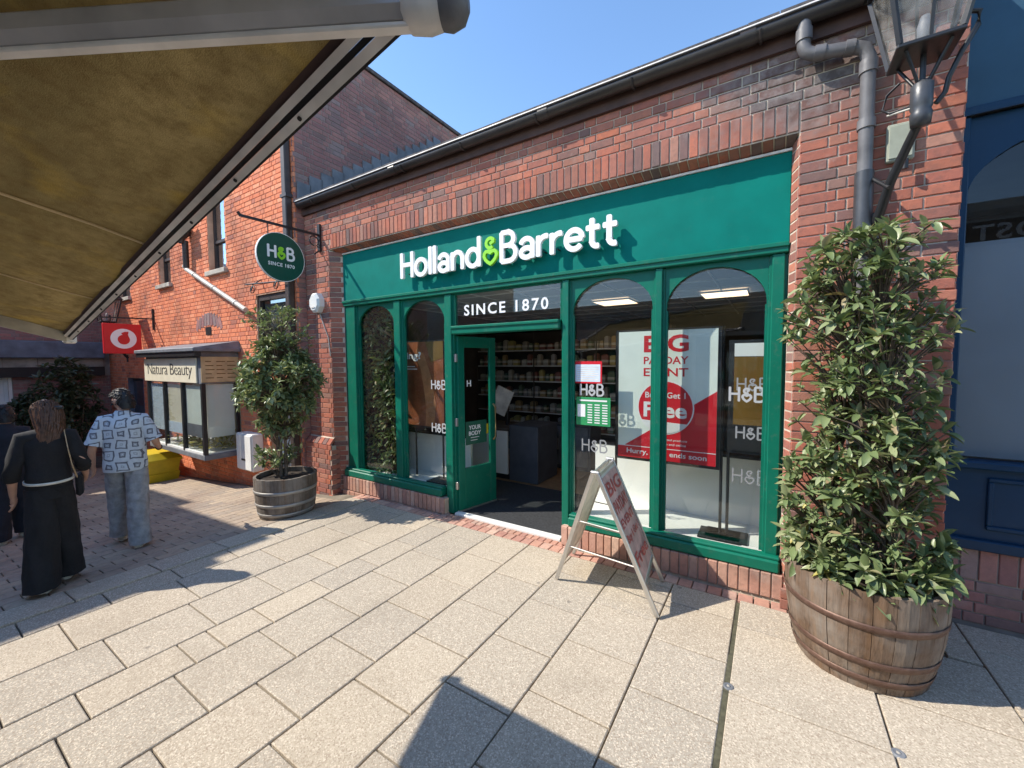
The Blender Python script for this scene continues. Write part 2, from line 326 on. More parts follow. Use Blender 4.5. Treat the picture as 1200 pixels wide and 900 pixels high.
# ------------------------------------------------------------------ object helpers
def link(o, parent=None):
    COL.objects.link(o)
    if parent is not None: o.parent = parent
    return o
def tag(o, label=None, cat=None, group=None, kind=None):
    if label: o['label'] = label
    if cat: o['category'] = cat
    if group: o['group'] = group
    if kind: o['kind'] = kind
    return o
def thing(name, label, cat, loc=(0, 0, 0), rz=0.0, group=None):
    o = bpy.data.objects.new(name, None); o.location = loc; o.rotation_euler = (0, 0, rz); o.empty_display_size = .1
    link(o); return tag(o, label, cat, group)
PM = {}
def world(o):
    m = o.matrix_basis.copy(); p = o.parent
    while p is not None: m = p.matrix_basis @ m; p = p.parent
    return m
def adopt(o, parent):
    """parent o, keeping the coordinates it was built with (world space)"""
    if parent is not None:
        o.matrix_basis = world(parent).inverted() @ o.matrix_basis; o.parent = parent
    return o
class MB:
    """collects shapes into one mesh"""
    def __init__(s): s.v = []; s.f = []; s.sm = []
    def add(s, vs, fs, smooth=False):
        b = len(s.v); s.v += [tuple(v) for v in vs]; s.f += [tuple(i+b for i in f) for f in fs]; s.sm += [smooth]*len(fs); return s
    def box(s, x0, x1, y0, y1, z0, z1, bev=0.0):
        if bev <= 0:
            vs = [(x, y, z) for z in (z0, z1) for y in (y0, y1) for x in (x0, x1)]
            return s.add(vs, [(0, 2, 3, 1), (4, 5, 7, 6), (0, 1, 5, 4), (2, 6, 7, 3), (0, 4, 6, 2), (1, 3, 7, 5)])
        bm = bmesh.new(); bmesh.ops.create_cube(bm, size=1)
        for v in bm.verts: v.co = Vector(((x0+x1)/2+v.co.x*(x1-x0), (y0+y1)/2+v.co.y*(y1-y0), (z0+z1)/2+v.co.z*(z1-z0)))
        b = min(bev, .45*min(abs(x1-x0), abs(y1-y0), abs(z1-z0)))
        bmesh.ops.bevel(bm, geom=bm.edges[:], offset=b, segments=1, affect='EDGES')
        bm.verts.index_update()
        s.add([v.co for v in bm.verts], [[v.index for v in f.verts] for f in bm.faces]); bm.free(); return s
    def beam(s, p0, p1, w, h, upv=(0, 0, 1), ch=0.0):
        p0, p1 = Vector(p0), Vector(p1); d = (p1-p0).normalized(); a = d.cross(Vector(upv))
        if a.length < 1e-5: a = d.cross(Vector((0, 1, 0)))
        a.normalize(); b = a.cross(d).normalized()
        if ch > 0: sec = [(-w/2+ch, -h/2), (w/2-ch, -h/2), (w/2, -h/2+ch), (w/2, h/2-ch), (w/2-ch, h/2), (-w/2+ch, h/2), (-w/2, h/2-ch), (-w/2, -h/2+ch)]
        else: sec = [(-w/2, -h/2), (w/2, -h/2), (w/2, h/2), (-w/2, h/2)]
        k = len(sec); vs = [p+a*q[0]+b*q[1] for p in (p0, p1) for q in sec]
        fs = [(i, (i+1) % k, k+(i+1) % k, k+i) for i in range(k)]+[tuple(range(k-1, -1, -1)), tuple(range(k, 2*k))]
        return s.add(vs, fs)
    def tube(s, pts, r, seg=10, cap=True):
        pts = [Vector(p) for p in pts]; rs = r if isinstance(r, (list, tuple)) else [r]*len(pts)
        rings = []; ref = None
        for i, p in enumerate(pts):
            d = ((pts[min(i+1, len(pts)-1)]-p).normalized()+(p-pts[max(i-1, 0)]).normalized())
            d = d.normalized() if d.length > 1e-6 else Vector((0, 0, 1))
            if ref is None: ref = Vector((0, 0, 1)) if abs(d.z) < .9 else Vector((1, 0, 0))
            a = d.cross(ref)
            if a.length < 1e-4: a = d.cross(Vector((.3, .8, .5)))
            a.normalize(); b = a.cross(d).normalized(); ref = b.cross(a) if False else ref
            rings.append([p+(a*math.cos(t)+b*math.sin(t))*rs[i] for t in [2*PI*k/seg for k in range(seg)]])
        vs = [v for q in rings for v in q]; fs = []
        for i in range(len(rings)-1):
            for k in range(seg): fs.append((i*seg+k, i*seg+(k+1) % seg, (i+1)*seg+(k+1) % seg, (i+1)*seg+k))
        s.add(vs, fs, True)
        if cap: s.add(rings[0], [tuple(range(seg-1, -1, -1))]); s.add(rings[-1], [tuple(range(seg))])
        return s
    def lathe(s, prof, c=(0, 0, 0), seg=32, smooth=True):
        vs = [(c[0]+r*math.cos(2*PI*k/seg), c[1]+r*math.sin(2*PI*k/seg), c[2]+z) for r, z in prof for k in range(seg)]
        fs = [(i*seg+k, i*seg+(k+1) % seg, (i+1)*seg+(k+1) % seg, (i+1)*seg+k) for i in range(len(prof)-1) for k in range(seg)]
        return s.add(vs, fs, smooth)
    def loft(s, rings, cap=True, smooth=True):
        k = len(rings[0]); vs = [v for q in rings for v in q]
        fs = [(i*k+j, i*k+(j+1) % k, (i+1)*k+(j+1) % k, (i+1)*k+j) for i in range(len(rings)-1) for j in range(k)]
        s.add(vs, fs, smooth)
        if cap: s.add(rings[0], [tuple(range(k-1, -1, -1))], smooth); s.add(rings[-1], [tuple(range(k))], smooth)
        return s
    def prism(s, poly, y0, y1):
        """poly in x,z extruded from y0 to y1"""
        k = len(poly); vs = [(x, y0, z) for x, z in poly]+[(x, y1, z) for x, z in poly]
        fs = [tuple(range(k)), tuple(range(2*k-1, k-1, -1))]+[(i, k+i, k+(i+1) % k, (i+1) % k) for i in range(k)]
        return s.add(vs, fs)
    def mesh(s, name, mat):
        me = bpy.data.meshes.new(name); me.from_pydata(s.v, [], s.f)
        if mat is not None: me.materials.append(mat)
        me.polygons.foreach_set('use_smooth', s.sm); me.update(); return me
    def build(s, name, mat, parent=None, label=None, cat=None, kind=None, group=None, origin=None):
        o = bpy.data.objects.new(name, s.mesh(name, mat))
        link(o)
        if origin is not None:
            o.data.transform(Matrix.Translation(-Vector(origin))); o.location = origin
        adopt(o, parent); return tag(o, label, cat, group, kind)
def box(name, mat, parent, x0, x1, y0, y1, z0, z1, bev=0.0, **kw): return MB().box(x0, x1, y0, y1, z0, z1, bev).build(name, mat, parent, **kw)
def inst(name, me, parent, mw, **kw):
    o = bpy.data.objects.new(name, me); o.matrix_basis = mw; link(o); adopt(o, parent); return tag(o, **kw)
def copy_tree(o, parent=None):
    c = o.copy(); COL.objects.link(c)
    if parent is not None: c.parent = parent
    for ch in [x for x in o.children]: copy_tree(ch, c)
    return c

def gh(x):
    """height of the pavement: level in front of the shop, falling gently to the west"""
    if x > -4.8: return 0.0
    if x > -11.5: return -.085*(-4.8-x)
    return -.085*6.7

# text ------------------------------------------------------------------
FACE = Matrix(((1, 0, 0), (0, 0, -1), (0, 1, 0)))     # text in the x,z plane facing -y
def mat4(cols, loc):
    a, b, c = [Vector(v) for v in cols]
    return Matrix(((a.x, b.x, c.x, loc[0]), (a.y, b.y, c.y, loc[1]), (a.z, b.z, c.z, loc[2]), (0, 0, 0, 1)))
def facing(loc, u=(1, 0, 0), upv=(0, 0, 1)):
    u = Vector(u).normalized(); v = Vector(upv).normalized(); return mat4((u, v, u.cross(v)), loc)
def text_mesh(body, offset=0.0, extrude=.001, spacing=1.0):
    cu = bpy.data.curves.new('lettering', 'FONT'); cu.body = body; cu.size = 1; cu.offset = offset; cu.extrude = extrude
    cu.resolution_u = 3; cu.space_character = spacing
    t = bpy.data.objects.new('lettering_tmp', cu); COL.objects.link(t)
    dg = bpy.context.evaluated_depsgraph_get(); me = bpy.data.meshes.new_from_object(t.evaluated_get(dg))
    bpy.data.objects.remove(t); return me
def text(name, body, mat, parent, mw, width=None, height=None, offset=0.0, thick=.002, spacing=1.0, center=True, **kw):
    """lettering fitted into width x height, its centre (or left base) at mw"""
    me = text_mesh(body, offset, .5, spacing)
    co = np.array([v.co[:] for v in me.vertices]); lo, hi = co.min(0), co.max(0); sz = hi-lo
    sx_ = (width/sz[0]) if width else height/sz[1]; sy_ = (height/sz[1]) if height else sx_
    ox = (lo[0]+hi[0])/2 if center else lo[0]; oy = (lo[1]+hi[1])/2 if center else lo[1]
    me.transform(Matrix.Diagonal((sx_, sy_, thick, 1)) @ Matrix.Translation((-ox, -oy, .5)))
    me.materials.clear(); me.materials.append(mat); me.name = name
    return inst(name, me, parent, mw, **kw)
def arc(cx, cy, rx, ry, a0, a1, n=14): return [(cx+rx*math.cos(R(a0+(a1-a0)*i/n)), cy+ry*math.sin(R(a0+(a1-a0)*i/n))) for i in range(n+1)]
XH = .70
GLY = {
 'H': (.66, [([(.04, 0), (.04, 1)], 0), ([(.62, 0), (.62, 1)], 0), ([(.04, .52), (.62, .52)], 0)]),
 'o': (.66, [(arc(.33, .33, .29, .31, 0, 360, 24)[:-1], 1)]),
 'l': (.12, [([(.06, 0), (.06, 1.04)], 0)]),
 'a': (.56, [(arc(.28, .45, .22, .2, 165, 0, 10)+[(.5, .3), (.5, 0)], 0), (arc(.28, .18, .215, .16, 0, 360, 18)[:-1], 1)]),
 'n': (.58, [([(.05, 0), (.05, .64)], 0), ([(.05, .3)]+arc(.29, .38, .23, .26, 165, 0, 10)+[(.52, 0)], 0)]),
 'd': (.66, [(arc(.31, .33, .27, .31, 0, 360, 22)[:-1], 1), ([(.59, 0), (.59, 1.04)], 0)]),
 'B': (.66, [([(.06, 0), (.06, 1)], 0), ([(.06, 1), (.32, 1)]+arc(.32, .77, .22, .23, 90, -90, 10)+[(.06, .54)], 0), ([(.06, .54), (.36, .54)]+arc(.36, .27, .26, .27, 90, -90, 10)+[(.06, 0)], 0)]),
 'r': (.38, [([(.05, 0), (.05, .64)], 0), ([(.05, .32)]+arc(.33, .34, .28, .28, 175, 80, 8), 0)]),
 'e': (.62, [([(.10, .34), (.57, .34)], 0), (arc(.32, .33, .27, .30, 8, 318, 22), 0)]),
 't': (.42, [([(.17, .86), (.17, .18)]+arc(.33, .18, .16, .16, 180, 285, 8), 0), ([(.0, .6), (.38, .6)], 0)]),
 '&': (.62, [([(.31, 0), (.20, .07), (.10, .17), (.045, .29), (.06, .39), (.13, .455), (.22, .45), (.31, .40), (.40, .45), (.49, .455), (.56, .39), (.575, .29), (.52, .17), (.42, .07)], 1), (arc(.31, .74, .17, .17, 300, 30, 18), 0), ([(.31, .72), (.46, .80)], 0), ([(.22, .45), (.36, .60)], 0)]),
}
def stroke(mb, pts, hw, closed, y0, y1, sx=1.0, sz=1.0, ox=0.0, oz=0.0):
    """a flat bar along pts (x, z), front at y0 and back at y1"""
    P = [Vector((ox+x*sx, oz+z*sz)) for x, z in pts]; n = len(P); lft = []; rgt = []
    for i in range(n):
        a = P[(i-1) % n] if (closed or i > 0) else None; b = P[(i+1) % n] if (closed or i < n-1) else None
        d1 = (P[i]-a).normalized() if a is not None else None; d2 = (b-P[i]).normalized() if b is not None else None
        if d1 is None: d1 = d2
        if d2 is None: d2 = d1
        n1 = Vector((-d1.y, d1.x)); n2 = Vector((-d2.y, d2.x)); m = n1+n2
        m = m.normalized() if m.length > 1e-5 else n1
        k = hw/max(.8, m.dot(n1)); lft.append(P[i]+m*k); rgt.append(P[i]-m*k)
    if closed:
        for i in range(n):
            j = (i+1) % n
            q = [lft[i], rgt[i], rgt[j], lft[j]]
            vs = [(p.x, y0, p.y) for p in q]+[(p.x, y1, p.y) for p in q]
            mb.add(vs, [(0, 1, 2, 3), (7, 6, 5, 4), (1, 5, 6, 2), (0, 3, 7, 4)])
    else:
        d0 = (P[1]-P[0]).normalized(); d9 = (P[-1]-P[-2]).normalized()
        ca = hw*.35
        poly = [P[0]-d0*ca*0+Vector((-d0.y, d0.x))*(hw)] if False else []
        out = [l for l in lft]+[P[-1]+d9*ca+Vector((-d9.y, d9.x))*hw*.6, P[-1]+d9*ca-Vector((-d9.y, d9.x))*hw*.6]+[r_ for r_ in reversed(rgt)]+[P[0]-d0*ca-Vector((-d0.y, d0.x))*hw*.6, P[0]-d0*ca+Vector((-d0.y, d0.x))*hw*.6]
        k = len(out)
        # strip faces for the middle, fans for the caps
        vs = [(p.x, y0, p.y) for p in out]+[(p.x, y1, p.y) for p in out]; fs = []
        idr = lambda i: n+2+(n-1-i)
        for i in range(n-1):
            fs.append((i, idr(i), idr(i+1), i+1)); fs.append((k+i+1, k+idr(i+1), k+idr(i), k+i))
        fs.append((n-1, idr(n-1), n+1, n)); fs.append((0, k-1, k-2, idr(0)))
        for i in range(k): fs.append((i, (i+1) % k, k+(i+1) % k, k+i))
        mb.add(vs, fs)
def glyph(ch, hw, x0, z0, s, yf, depth, wide=1.0, mb=None):
    mb = mb or MB()
    for i, (p, c) in enumerate(GLY[ch][1]): stroke(mb, p, hw*s, c, yf+i*.0007, yf+depth-.0004*i, s*wide, s, x0, z0)
    return mb
def hb_word(word, s, hw, gap, wide=1.0):
    x = 0; out = []
    for ch in word: out.append((ch, x)); x += GLY[ch][0]*s*wide+gap*s
    return out, x-gap*s
def hb_logo(name, mat, parent, cx, cz, width, y, hw=.085, depth=.001, ampmat=None, amp_parent=None):
    """white H&B mark as one flat piece of lettering facing -y"""
    lay, w0 = hb_word('H&B', 1, hw, .14); s = width/w0; mb = MB(); mb2 = MB()
    for ch, x in lay:
        glyph(ch, hw, cx-width/2+x*s, cz-s/2, s, y-depth, depth, 1.0, mb2 if (ch == '&' and ampmat) else mb)
    o = mb.build(name, mat, parent)
    if ampmat: mb2.build('ampersand', ampmat, amp_parent or parent)
    return o

# bricks -----------------------------------------------------------------
_bc = {}
def brick_geo(l, h, d, b=.004):
    f = [(-l/2+b, 0, -h/2+b), (l/2-b, 0, -h/2+b), (l/2-b, 0, h/2-b), (-l/2+b, 0, h/2-b)]
    g = [(-l/2, b, -h/2), (l/2, b, -h/2), (l/2, b, h/2), (-l/2, b, h/2)]
    k = [(x, d, z) for x, _, z in g]
    fs = [(0, 1, 2, 3)]+[(4+i, 4+(i+1) % 4, (i+1) % 4, i) for i in range(4)]+[(8+i, 8+(i+1) % 4, 4+(i+1) % 4, 4+i) for i in range(4)]
    return np.array(f+g+k), fs
class Bricks:
    """rows of bricks on one thing: nearest ones become parts, the rest one joined part"""
    def __init__(s, parent, mat_o, mat_i, limit=300, name='brick', rest='brickwork', geo=brick_geo): s.p = parent; s.mo = mat_o; s.mi = mat_i; s.lim = limit; s.L = []; s.name = name; s.rest = rest; s.geo = geo
    def put(s, m, l, h, d): s.L.append((m, round(l, 3), round(h, 3), round(d, 3)))
    def field(s, origin, U, W, u0, u1, z0, z1, course=.075, bl=.215, joint=.01, d=.05, bond='flemish', holes=(), jit=.0015):
        """bricks laid in the plane through origin along U, facing away from W"""
        U = Vector(U).normalized(); W = Vector(W).normalized(); o = Vector(origin)
        nrow = int(round((z1-z0)/course)); course = (z1-z0)/max(1, nrow); hb = (bl-joint)/2
        for r in range(nrow):
            z = z0+(r+.5)*course; u = u0-(random.choice((0, .3, .6)) if False else (0 if r % 2 == 0 else (hb+joint)*.5+ (bl+joint)*.5 if bond == 'flemish' else (bl+joint)/2)); k = r % 2
            while u < u1-.02:
                l = bl if (bond != 'flemish' or k % 2 == 0) else hb
                a, b = max(u, u0), min(u+l, u1); u += l+joint; k += 1
                if b-a < .03: continue
                for (h0, h1, g0, g1) in holes:
                    if b > h0 and a < h1 and z > g0 and z < g1:
                        if a < h0-.03: b = min(b, h0)
                        elif b > h1+.03: a = max(a, h1)
                        else: a = b
                if b-a < .03: continue
                c = o+U*((a+b)/2)+Vector((0, 0, z))+W*random.uniform(-jit, jit)
                s.put(mat4((U, W, (0, 0, 1)), c), b-a, course-joint, d)
    def soldier(s, origin, U, W, u0, u1, z0, z1, bw=.065, joint=.01, d=.05, jit=.002):
        U = Vector(U).normalized(); W = Vector(W).normalized(); n = max(1, int(round((u1-u0)/(bw+joint)))); p = (u1-u0)/n
        for i in range(n):
            c = Vector(origin)+U*(u0+(i+.5)*p)+Vector((0, 0, (z0+z1)/2))+W*random.uniform(-jit, jit)
            s.put(mat4((U, W, (0, 0, 1)), c), p-joint, z1-z0-joint, d)
    def done(s, key=None):
        key = key or (lambda c: (c-CAMP).length)
        s.L.sort(key=lambda q: key(q[0].translation)); cache = {}
        for m, l, h, d in s.L[:s.lim]:
            if (l, h, d) not in cache:
                vs, fs = s.geo(l, h, d); me = bpy.data.meshes.new(s.name); me.from_pydata(vs.tolist(), [], fs); me.materials.append(s.mo); cache[(l, h, d)] = me
            inst(s.name, cache[(l, h, d)], s.p, m)
        if s.L[s.lim:]:
            mb = MB()
            for m, l, h, d in s.L[s.lim:]:
                vs, fs = s.geo(l, h, d); A = np.array(m)
                mb.add((vs @ A[:3, :3].T + A[:3, 3]).tolist(), fs)
            mb.build(s.rest, s.mi, s.p, kind='stuff')

# foliage ------------------------------------------------------------------
def leaf_geo(l=1.0, w=.36, droop=.18, fold=.10, curl=0.0):
    st = [(0, .05), (.16, .62), (.40, 1.0), (.68, .86), (.88, .45), (1, .02)]; vs = []
    for t, k in st:
        z = -droop*t*t; h = w/2*k
        vs += [(-h, t*l, z+fold*k*w), (curl*t*t*.1, t*l, z), (h, t*l, z+fold*k*w)]
    fs = []
    for i in range(len(st)-1): fs += [(i*3, i*3+1, i*3+4, i*3+3), (i*3+1, i*3+2, i*3+5, i*3+4)]
    return np.array(vs), fs
LEAFV = [leaf_geo(1, .40, .10, .22), leaf_geo(1, .44, .22, .26, .6), leaf_geo(1, .37, -.02, .18, -.8), leaf_geo(1, .42, .32, .3)]
def leaf_matrix(p, d, size, rolls):
    d = Vector(d).normalized(); x = d.cross(Vector((0, 0, 1)))
    if x.length < .05: x = Vector((1, 0, 0))
    x.normalize(); z = x.cross(d); c, s_ = math.cos(rolls), math.sin(rolls)
    x2 = x*c+z*s_; z2 = z*c-x*s_
    return mat4((x2*size, d*size, z2*size), p)
def foliage(parent, mats, mat_i, nparts=300, stuffname='foliage'):
    meshes = []
    if nparts:
        for vs, fs in LEAFV:
            me = bpy.data.meshes.new('leaf'); me.from_pydata(vs.tolist(), [], fs); me.materials.append(mat_i[0]); me.polygons.foreach_set('use_smooth', [True]*len(fs)); meshes.append(me)
    order = sorted(mats, key=lambda q: (q[0].translation-CAMP).length - 2.0*q[2])
    for m, k, _ in order[:nparts]: inst('leaf', meshes[k], parent, m)
    mb = MB()
    for m, k, _ in order[nparts:]:
        vs, fs = LEAFV[k]; A = np.array(m); mb.add((vs @ A[:3, :3].T+A[:3, 3]).tolist(), fs, True)
    if mb.v: mb.build(stuffname, mat_i[1], parent, kind='stuff')

# ================================================================== GROUND
XS = [-90, -11.5, -4.8, 90]
g = MB()
gv = [(x, y, gh(x)-.028) for x in XS for y in (-90, 90)]
g.add(gv, [(0, 1, 3, 2), (2, 3, 5, 4), (4, 5, 7, 6)])
ground = g.build('ground', M['ground'], kind='structure')
pavement = thing('pavement', None, None, (0, 0, 0)); pavement['kind'] = 'structure'
SLOPE = math.atan(.085)
def slab_geo(l, h, d, b=.005):
    """a flagstone: top face up, l along x, h along y, d thick"""
    f = [(-l/2+b, -h/2+b, 0), (l/2-b, -h/2+b, 0), (l/2-b, h/2-b, 0), (-l/2+b, h/2-b, 0)]
    g_ = [(-l/2, -h/2, -b*.8), (l/2, -h/2, -b*.8), (l/2, h/2, -b*.8), (-l/2, h/2, -b*.8)]
    k = [(x, y, -d) for x, y, _ in g_]
    return np.array(f+g_+k), [(0, 1, 2, 3)]+[(4+i, 4+(i+1) % 4, (i+1) % 4, i) for i in range(4)]+[(8+i, 8+(i+1) % 4, 4+(i+1) % 4, 4+i) for i in range(4)]
SL = Bricks(pavement, M['slab'], M['slab_i'], 300, 'paving_slab', 'far_paving_slabs', slab_geo)
def lay(x0, x1, y0, y1, gap=.010, S=None, d=.04):
    x, y = (x0+x1)/2, (y0+y1)/2; l, h = x1-x0-gap, y1-y0-gap
    if l < .04 or h < .04: return
    m = Matrix.Translation((x, y, gh(x)+random.uniform(-.0012, .0012)))
    if -11.5 < x < -4.8: m = m @ Matrix.Rotation(-SLOPE, 4, 'Y')
    m = m @ Matrix.Rotation(random.gauss(0, .0016), 4, 'X') @ Matrix.Rotation(random.gauss(0, .0016), 4, 'Y') @ Matrix.Rotation(random.gauss(0, .0012), 4, 'Z')
    (S or SL).put(m, l, h, d)
def column(x0, x1, y0, y1, start, step, extra=()):
    ys = [y0]; y = start-math.floor((start-y0)/step)*step
    while y < y1-.05:
        if y > y0+.05: ys.append(y)
        y += step
    ys = sorted(ys+[e for e in extra if y0 < e < y1]+[y1])
    for a, b in zip(ys[:-1], ys[1:]): lay(x0, x1, a, b)
FY = 3.60     # the slabs end here; a brick edging runs along the shop front
column(-1.600, -1.145, -1.6, FY, 1.755, .505); column(-1.145, -.66, -1.6, FY, 1.965, .512); column(-.66, -.185, -1.6, FY, 2.30, .505)
column(-2.08, -1.60, -1.6, FY, 1.48, .492); column(-2.55, -2.08, -1.6, FY, 1.15, .4905); column(-3.04, -2.55, -1.6, FY, .91, .49)
column(-3.36, -3.04, -1.6, FY, 1.03, .48, (1.20,)); column(-3.86, -3.36, -1.6, FY, .78, .493); column(-4.37, -3.86, -1.6, FY, .66, .70)
column(-4.66, -4.37, -1.6, FY, .95, .46); column(-5.02, -4.66, -1.6, FY, .80, .55)
column(-.165, .55, -1.6, 3.62, 2.555, .70); column(.55, 1.165, -1.6, 3.60, 2.99, .62); column(1.165, 1.8, -1.6, 4.12, 2.6, .6); column(1.8, 2.5, -1.6, 4.12, 2.2, .6)
for i in range(5): column(2.5+i*.6, 3.1+i*.6, -1.6, 4.12, 2+i*.2, .6)
lay(1.0, 1.165, 3.62, 3.86); lay(1.0, 1.165, 3.86, 4.12)
for i in range(9): column(-5.02, -.2, -1.6-(i+1)*.5, -1.6-i*.5, 0, 9) if False else None
SL.done()
# clay block edging along the front of the shop and the sunk dark red blocks by the big tub
ED = Bricks(pavement, M['palebrick'], M['palebrick_i'], 80, 'edging_brick', 'edging_bricks', slab_geo)
x = -5.0
while x < .10: lay(x, x+.112, FY, FY+.135, .009, ED); x += .112
x = -3.42
while x < -1.75: lay(x, x+.075, FY+.137, FY+.235, .008, ED); x += .075
ED.done()
# block paving down the lane
PV = Bricks(pavement, M['paver'], M['paver_i'], 300, 'block_paver', 'far_block_pavers', slab_geo)
xx = -5.02; row = 0
while xx > -13.4:
    wd = .16 if xx > -8.5 else .2
    y = -1.2 - (row % 2)*.12
    ln = .24 if xx > -8.5 else .3
    while y < 3.5: lay(xx-wd, xx, y, min(y+ln, 3.46), .008, PV); y += ln
    xx -= wd; row += 1
PV.done()
# moss in the wide joint
box('moss_strip', M['moss'], pavement, -.19, -.162, .4, 2.9, -.03, -.006)
box('moss_strip', M['moss'], pavement, -.185, -.157, 2.9, 3.58, -.03, -.006)

# ================================================================== THE SHOP
shop = thing('shop_building', 'low red brick shop with green timber shopfront and dark gutter', 'shop', (-2.65, 3.72, 0))
YB, YF = 3.72, 3.85      # face of the brickwork, face of the green timber
XL, XR = -6.142, .985
mb = MB()
mb.box(XL, XR, YB+.009, 4.05, 3.56, 4.36)                      # above the opening
mb.box(XL, -5.545, YB+.009, 4.6, -.3, 3.56)                    # left pier
mb.box(.135, XR-.005, YB+.009, 4.55, -.03, 3.56)               # right pier
mb.add([(-5.545, YB+.012, -.3), (-5.40, YF+.01, -.3), (-5.40, YF+.01, 3.5), (-5.545, YB+.012, 3.56)], [(0, 1, 2, 3)])
mb.add([(.14, YB+.012, -.03), (.098, YF+.01, -.03), (.098, YF+.01, 3.5), (.14, YB+.012, 3.56)], [(0, 1, 2, 3)])
mb.add([(-5.545, YB+.012, 3.563), (.14, YB+.012, 3.563), (.10, YF+.06, 3.515), (-5.40, YF+.06, 3.515)], [(0, 1, 2, 3)])
mb.box(-5.40, .10, YF+.06, 4.3, 3.51, 3.58)
wall = mb.build('wall', M['mortar'], shop)
BK = Bricks(shop, M['brick'], M['brick_i'], 300)
BK.field((0, YB, 0), (1, 0, 0), (0, 1, 0), XL, XR, 3.782, 4.157)
BK.soldier((0, YB-.002, 0), (1, 0, 0), (0, 1, 0), -5.50, .135, 3.565, 3.782)
BK.field((0, YB, 0), (1, 0, 0), (0, 1, 0), XL, -5.505, 3.557, 3.782)
BK.field((0, YB, 0), (1, 0, 0), (0, 1, 0), XL, -5.547, -.3, 3.557)
BK.field((0, YB, 0), (1, 0, 0), (0, 1, 0), .142, XR, .0, 3.782)
BK.field((XR-.003, 0, 0), (0, 1, 0), (-1, 0, 0), YB+.008, 4.5, 0, 4.1)
# splayed jambs and splayed soffit bricks
jl = Vector((.145, .13, 0)); BK.field((-5.545, YB, 0), jl, (-.67, .74, 0), .004, jl.length, -.1, 3.54, d=.03)
jr = Vector((-.042, .13, 0)); BK.field((.14, YB, 0), (.042, -.13, 0), (.95, .3, 0), -jr.length, -.004, .0, 3.54, d=.03)
n_ = 74; p_ = 5.62/n_
for i in range(n_):
    BK.put(mat4((Vector((1, 0, 0)), Vector((0, .3, .95)), Vector((0, .95, -.3)).normalized()), Vector((-5.49+(i+.5)*p_, YB+.075, 3.538))), p_-.01, .135, .03)
RB = Bricks(shop, M['palebrick'], M['palebrick_i'], 120, 'riser_brick', 'riser_brickwork')
# brick upstand under the windows, bullnosed soldiers
def riser(x0, x1):
    b = MB(); b.box(x0, x1, 3.782, 3.9, -.25, .19); b.build('stall_riser', M['mortar'], shop)
    RB.soldier((0, 3.765, 0), (1, 0, 0), (0, 1, 0), x0, x1, .0, .205, bw=.066)
    RB.field((0, 3.755, 0), (1, 0, 0), (0, 1, 0), x0, x1, -.3, -.005) if x0 < -4 else None
riser(-5.42, -3.40); riser(-1.80, .12); RB.done()
# plinth of the left pier
b = MB(); b.box(-6.145, -5.50, 3.64, 3.72, -.3, .66); b.add([(-6.145, 3.64, .66), (-5.5, 3.64, .66), (-5.54, 3.725, .78), (-6.145, 3.725, .78)], [(0, 1, 2, 3)]); b.build('plinth', M['mortar'], shop)
BK.field((0, 3.63, 0), (1, 0, 0), (0, 1, 0), -6.145, -5.50, -.3, .67, d=.02)
BK.field((-5.49, 0, 0), (0, 1, 0), (-1, 0, 0), 3.64, 3.80, -.3, .60, d=.02)
for i in range(6): BK.put(Matrix.Translation((-6.09+i*.105, 3.66, .72)) @ Matrix.Rotation(R(-38), 4, 'X'), .095, .11, .03)
b = MB(); b.box(.145, .98, 3.655, 3.72, -.03, .16); b.build('plinth', M['mortar'], shop)
BK.field((0, 3.645, 0), (1, 0, 0), (0, 1, 0), .10, .99, .0, .165, d=.02)
BK.done(key=lambda c: (c-CAMP).length+(2.2 if c.z < 1.9 and c.x > .2 else 0)+(1.5 if c.y > YB+.1 else 0))

# eaves: board, gutter, brackets, roof
box('eaves_board', M['boardd'], shop, XL, XR, 3.685, 3.72, 4.152, 4.33)
box('eaves_soffit', M['boardd'], shop, XL, XR, 3.56, 3.684, 4.318, 4.335)
b = MB()
prof = [(.062*math.cos(R(a)), .075*math.sin(R(a))) for a in range(180, 361, 18)]
rings = [[(x, 3.618+u, 4.305+v) for u, v in prof]+[(x, 3.618+u*.9, 4.305+v*.9) for u, v in reversed(prof)] for x in (-6.10, -4.5, -3.0, -1.5, 0, XR)]
b.loft(rings); b.tube([(-6.10, 3.556, 4.31), (XR, 3.556, 4.31)], .009, 6); b.build('gutter', M['gutter'], shop)
box('gutter_lip', M['alugrey'], shop, -6.095, XR, 3.545, 3.566, 4.312, 4.322)
for i in range(8):
    x = -5.7+i*.93; b = MB(); b.tube([(x, 3.684, 4.32)]+[(x, 3.618+.068*math.cos(R(a)), 4.305+.081*math.sin(R(a))) for a in range(350, 175, -25)], .011, 6); b.build('gutter_bracket', M['gutter'], shop)
for x in (-4.0, -1.9, -.2):
    b = MB(); b.loft([[(xx, 3.618+u*1.08, 4.305+v*1.08) for u, v in prof]+[(xx, 3.618+u*1.0, 4.305+v*1.0) for u, v in reversed(prof)] for xx in (x-.05, x+.05)]); b.build('gutter_union', M['gutter'], shop)
def roof_sheet():
    b = MB(); s = .66
    nx, ny = 36, 12
    for j in range(ny):
        y0 = 3.56+j*.30; z0 = 4.335+(y0-3.56)*s
        for i in range(nx):
            x0 = XL+.02+i*(XR-XL-.02)/nx; x1 = XL+.02+(i+1)*(XR-XL-.02)/nx-.006
            dz = random.uniform(0, .006)
            b.add([(x0, y0, z0+.012+dz), (x1, y0, z0+.012+dz), (x1, y0+.34, z0+.34*s+.004), (x0, y0+.34, z0+.34*s+.004), (x0, y0, z0-.005), (x1, y0, z0-.005)], [(0, 1, 2, 3), (4, 5, 1, 0)])
    return b
roof_sheet().build('roof', M['tile'], shop, kind='stuff')
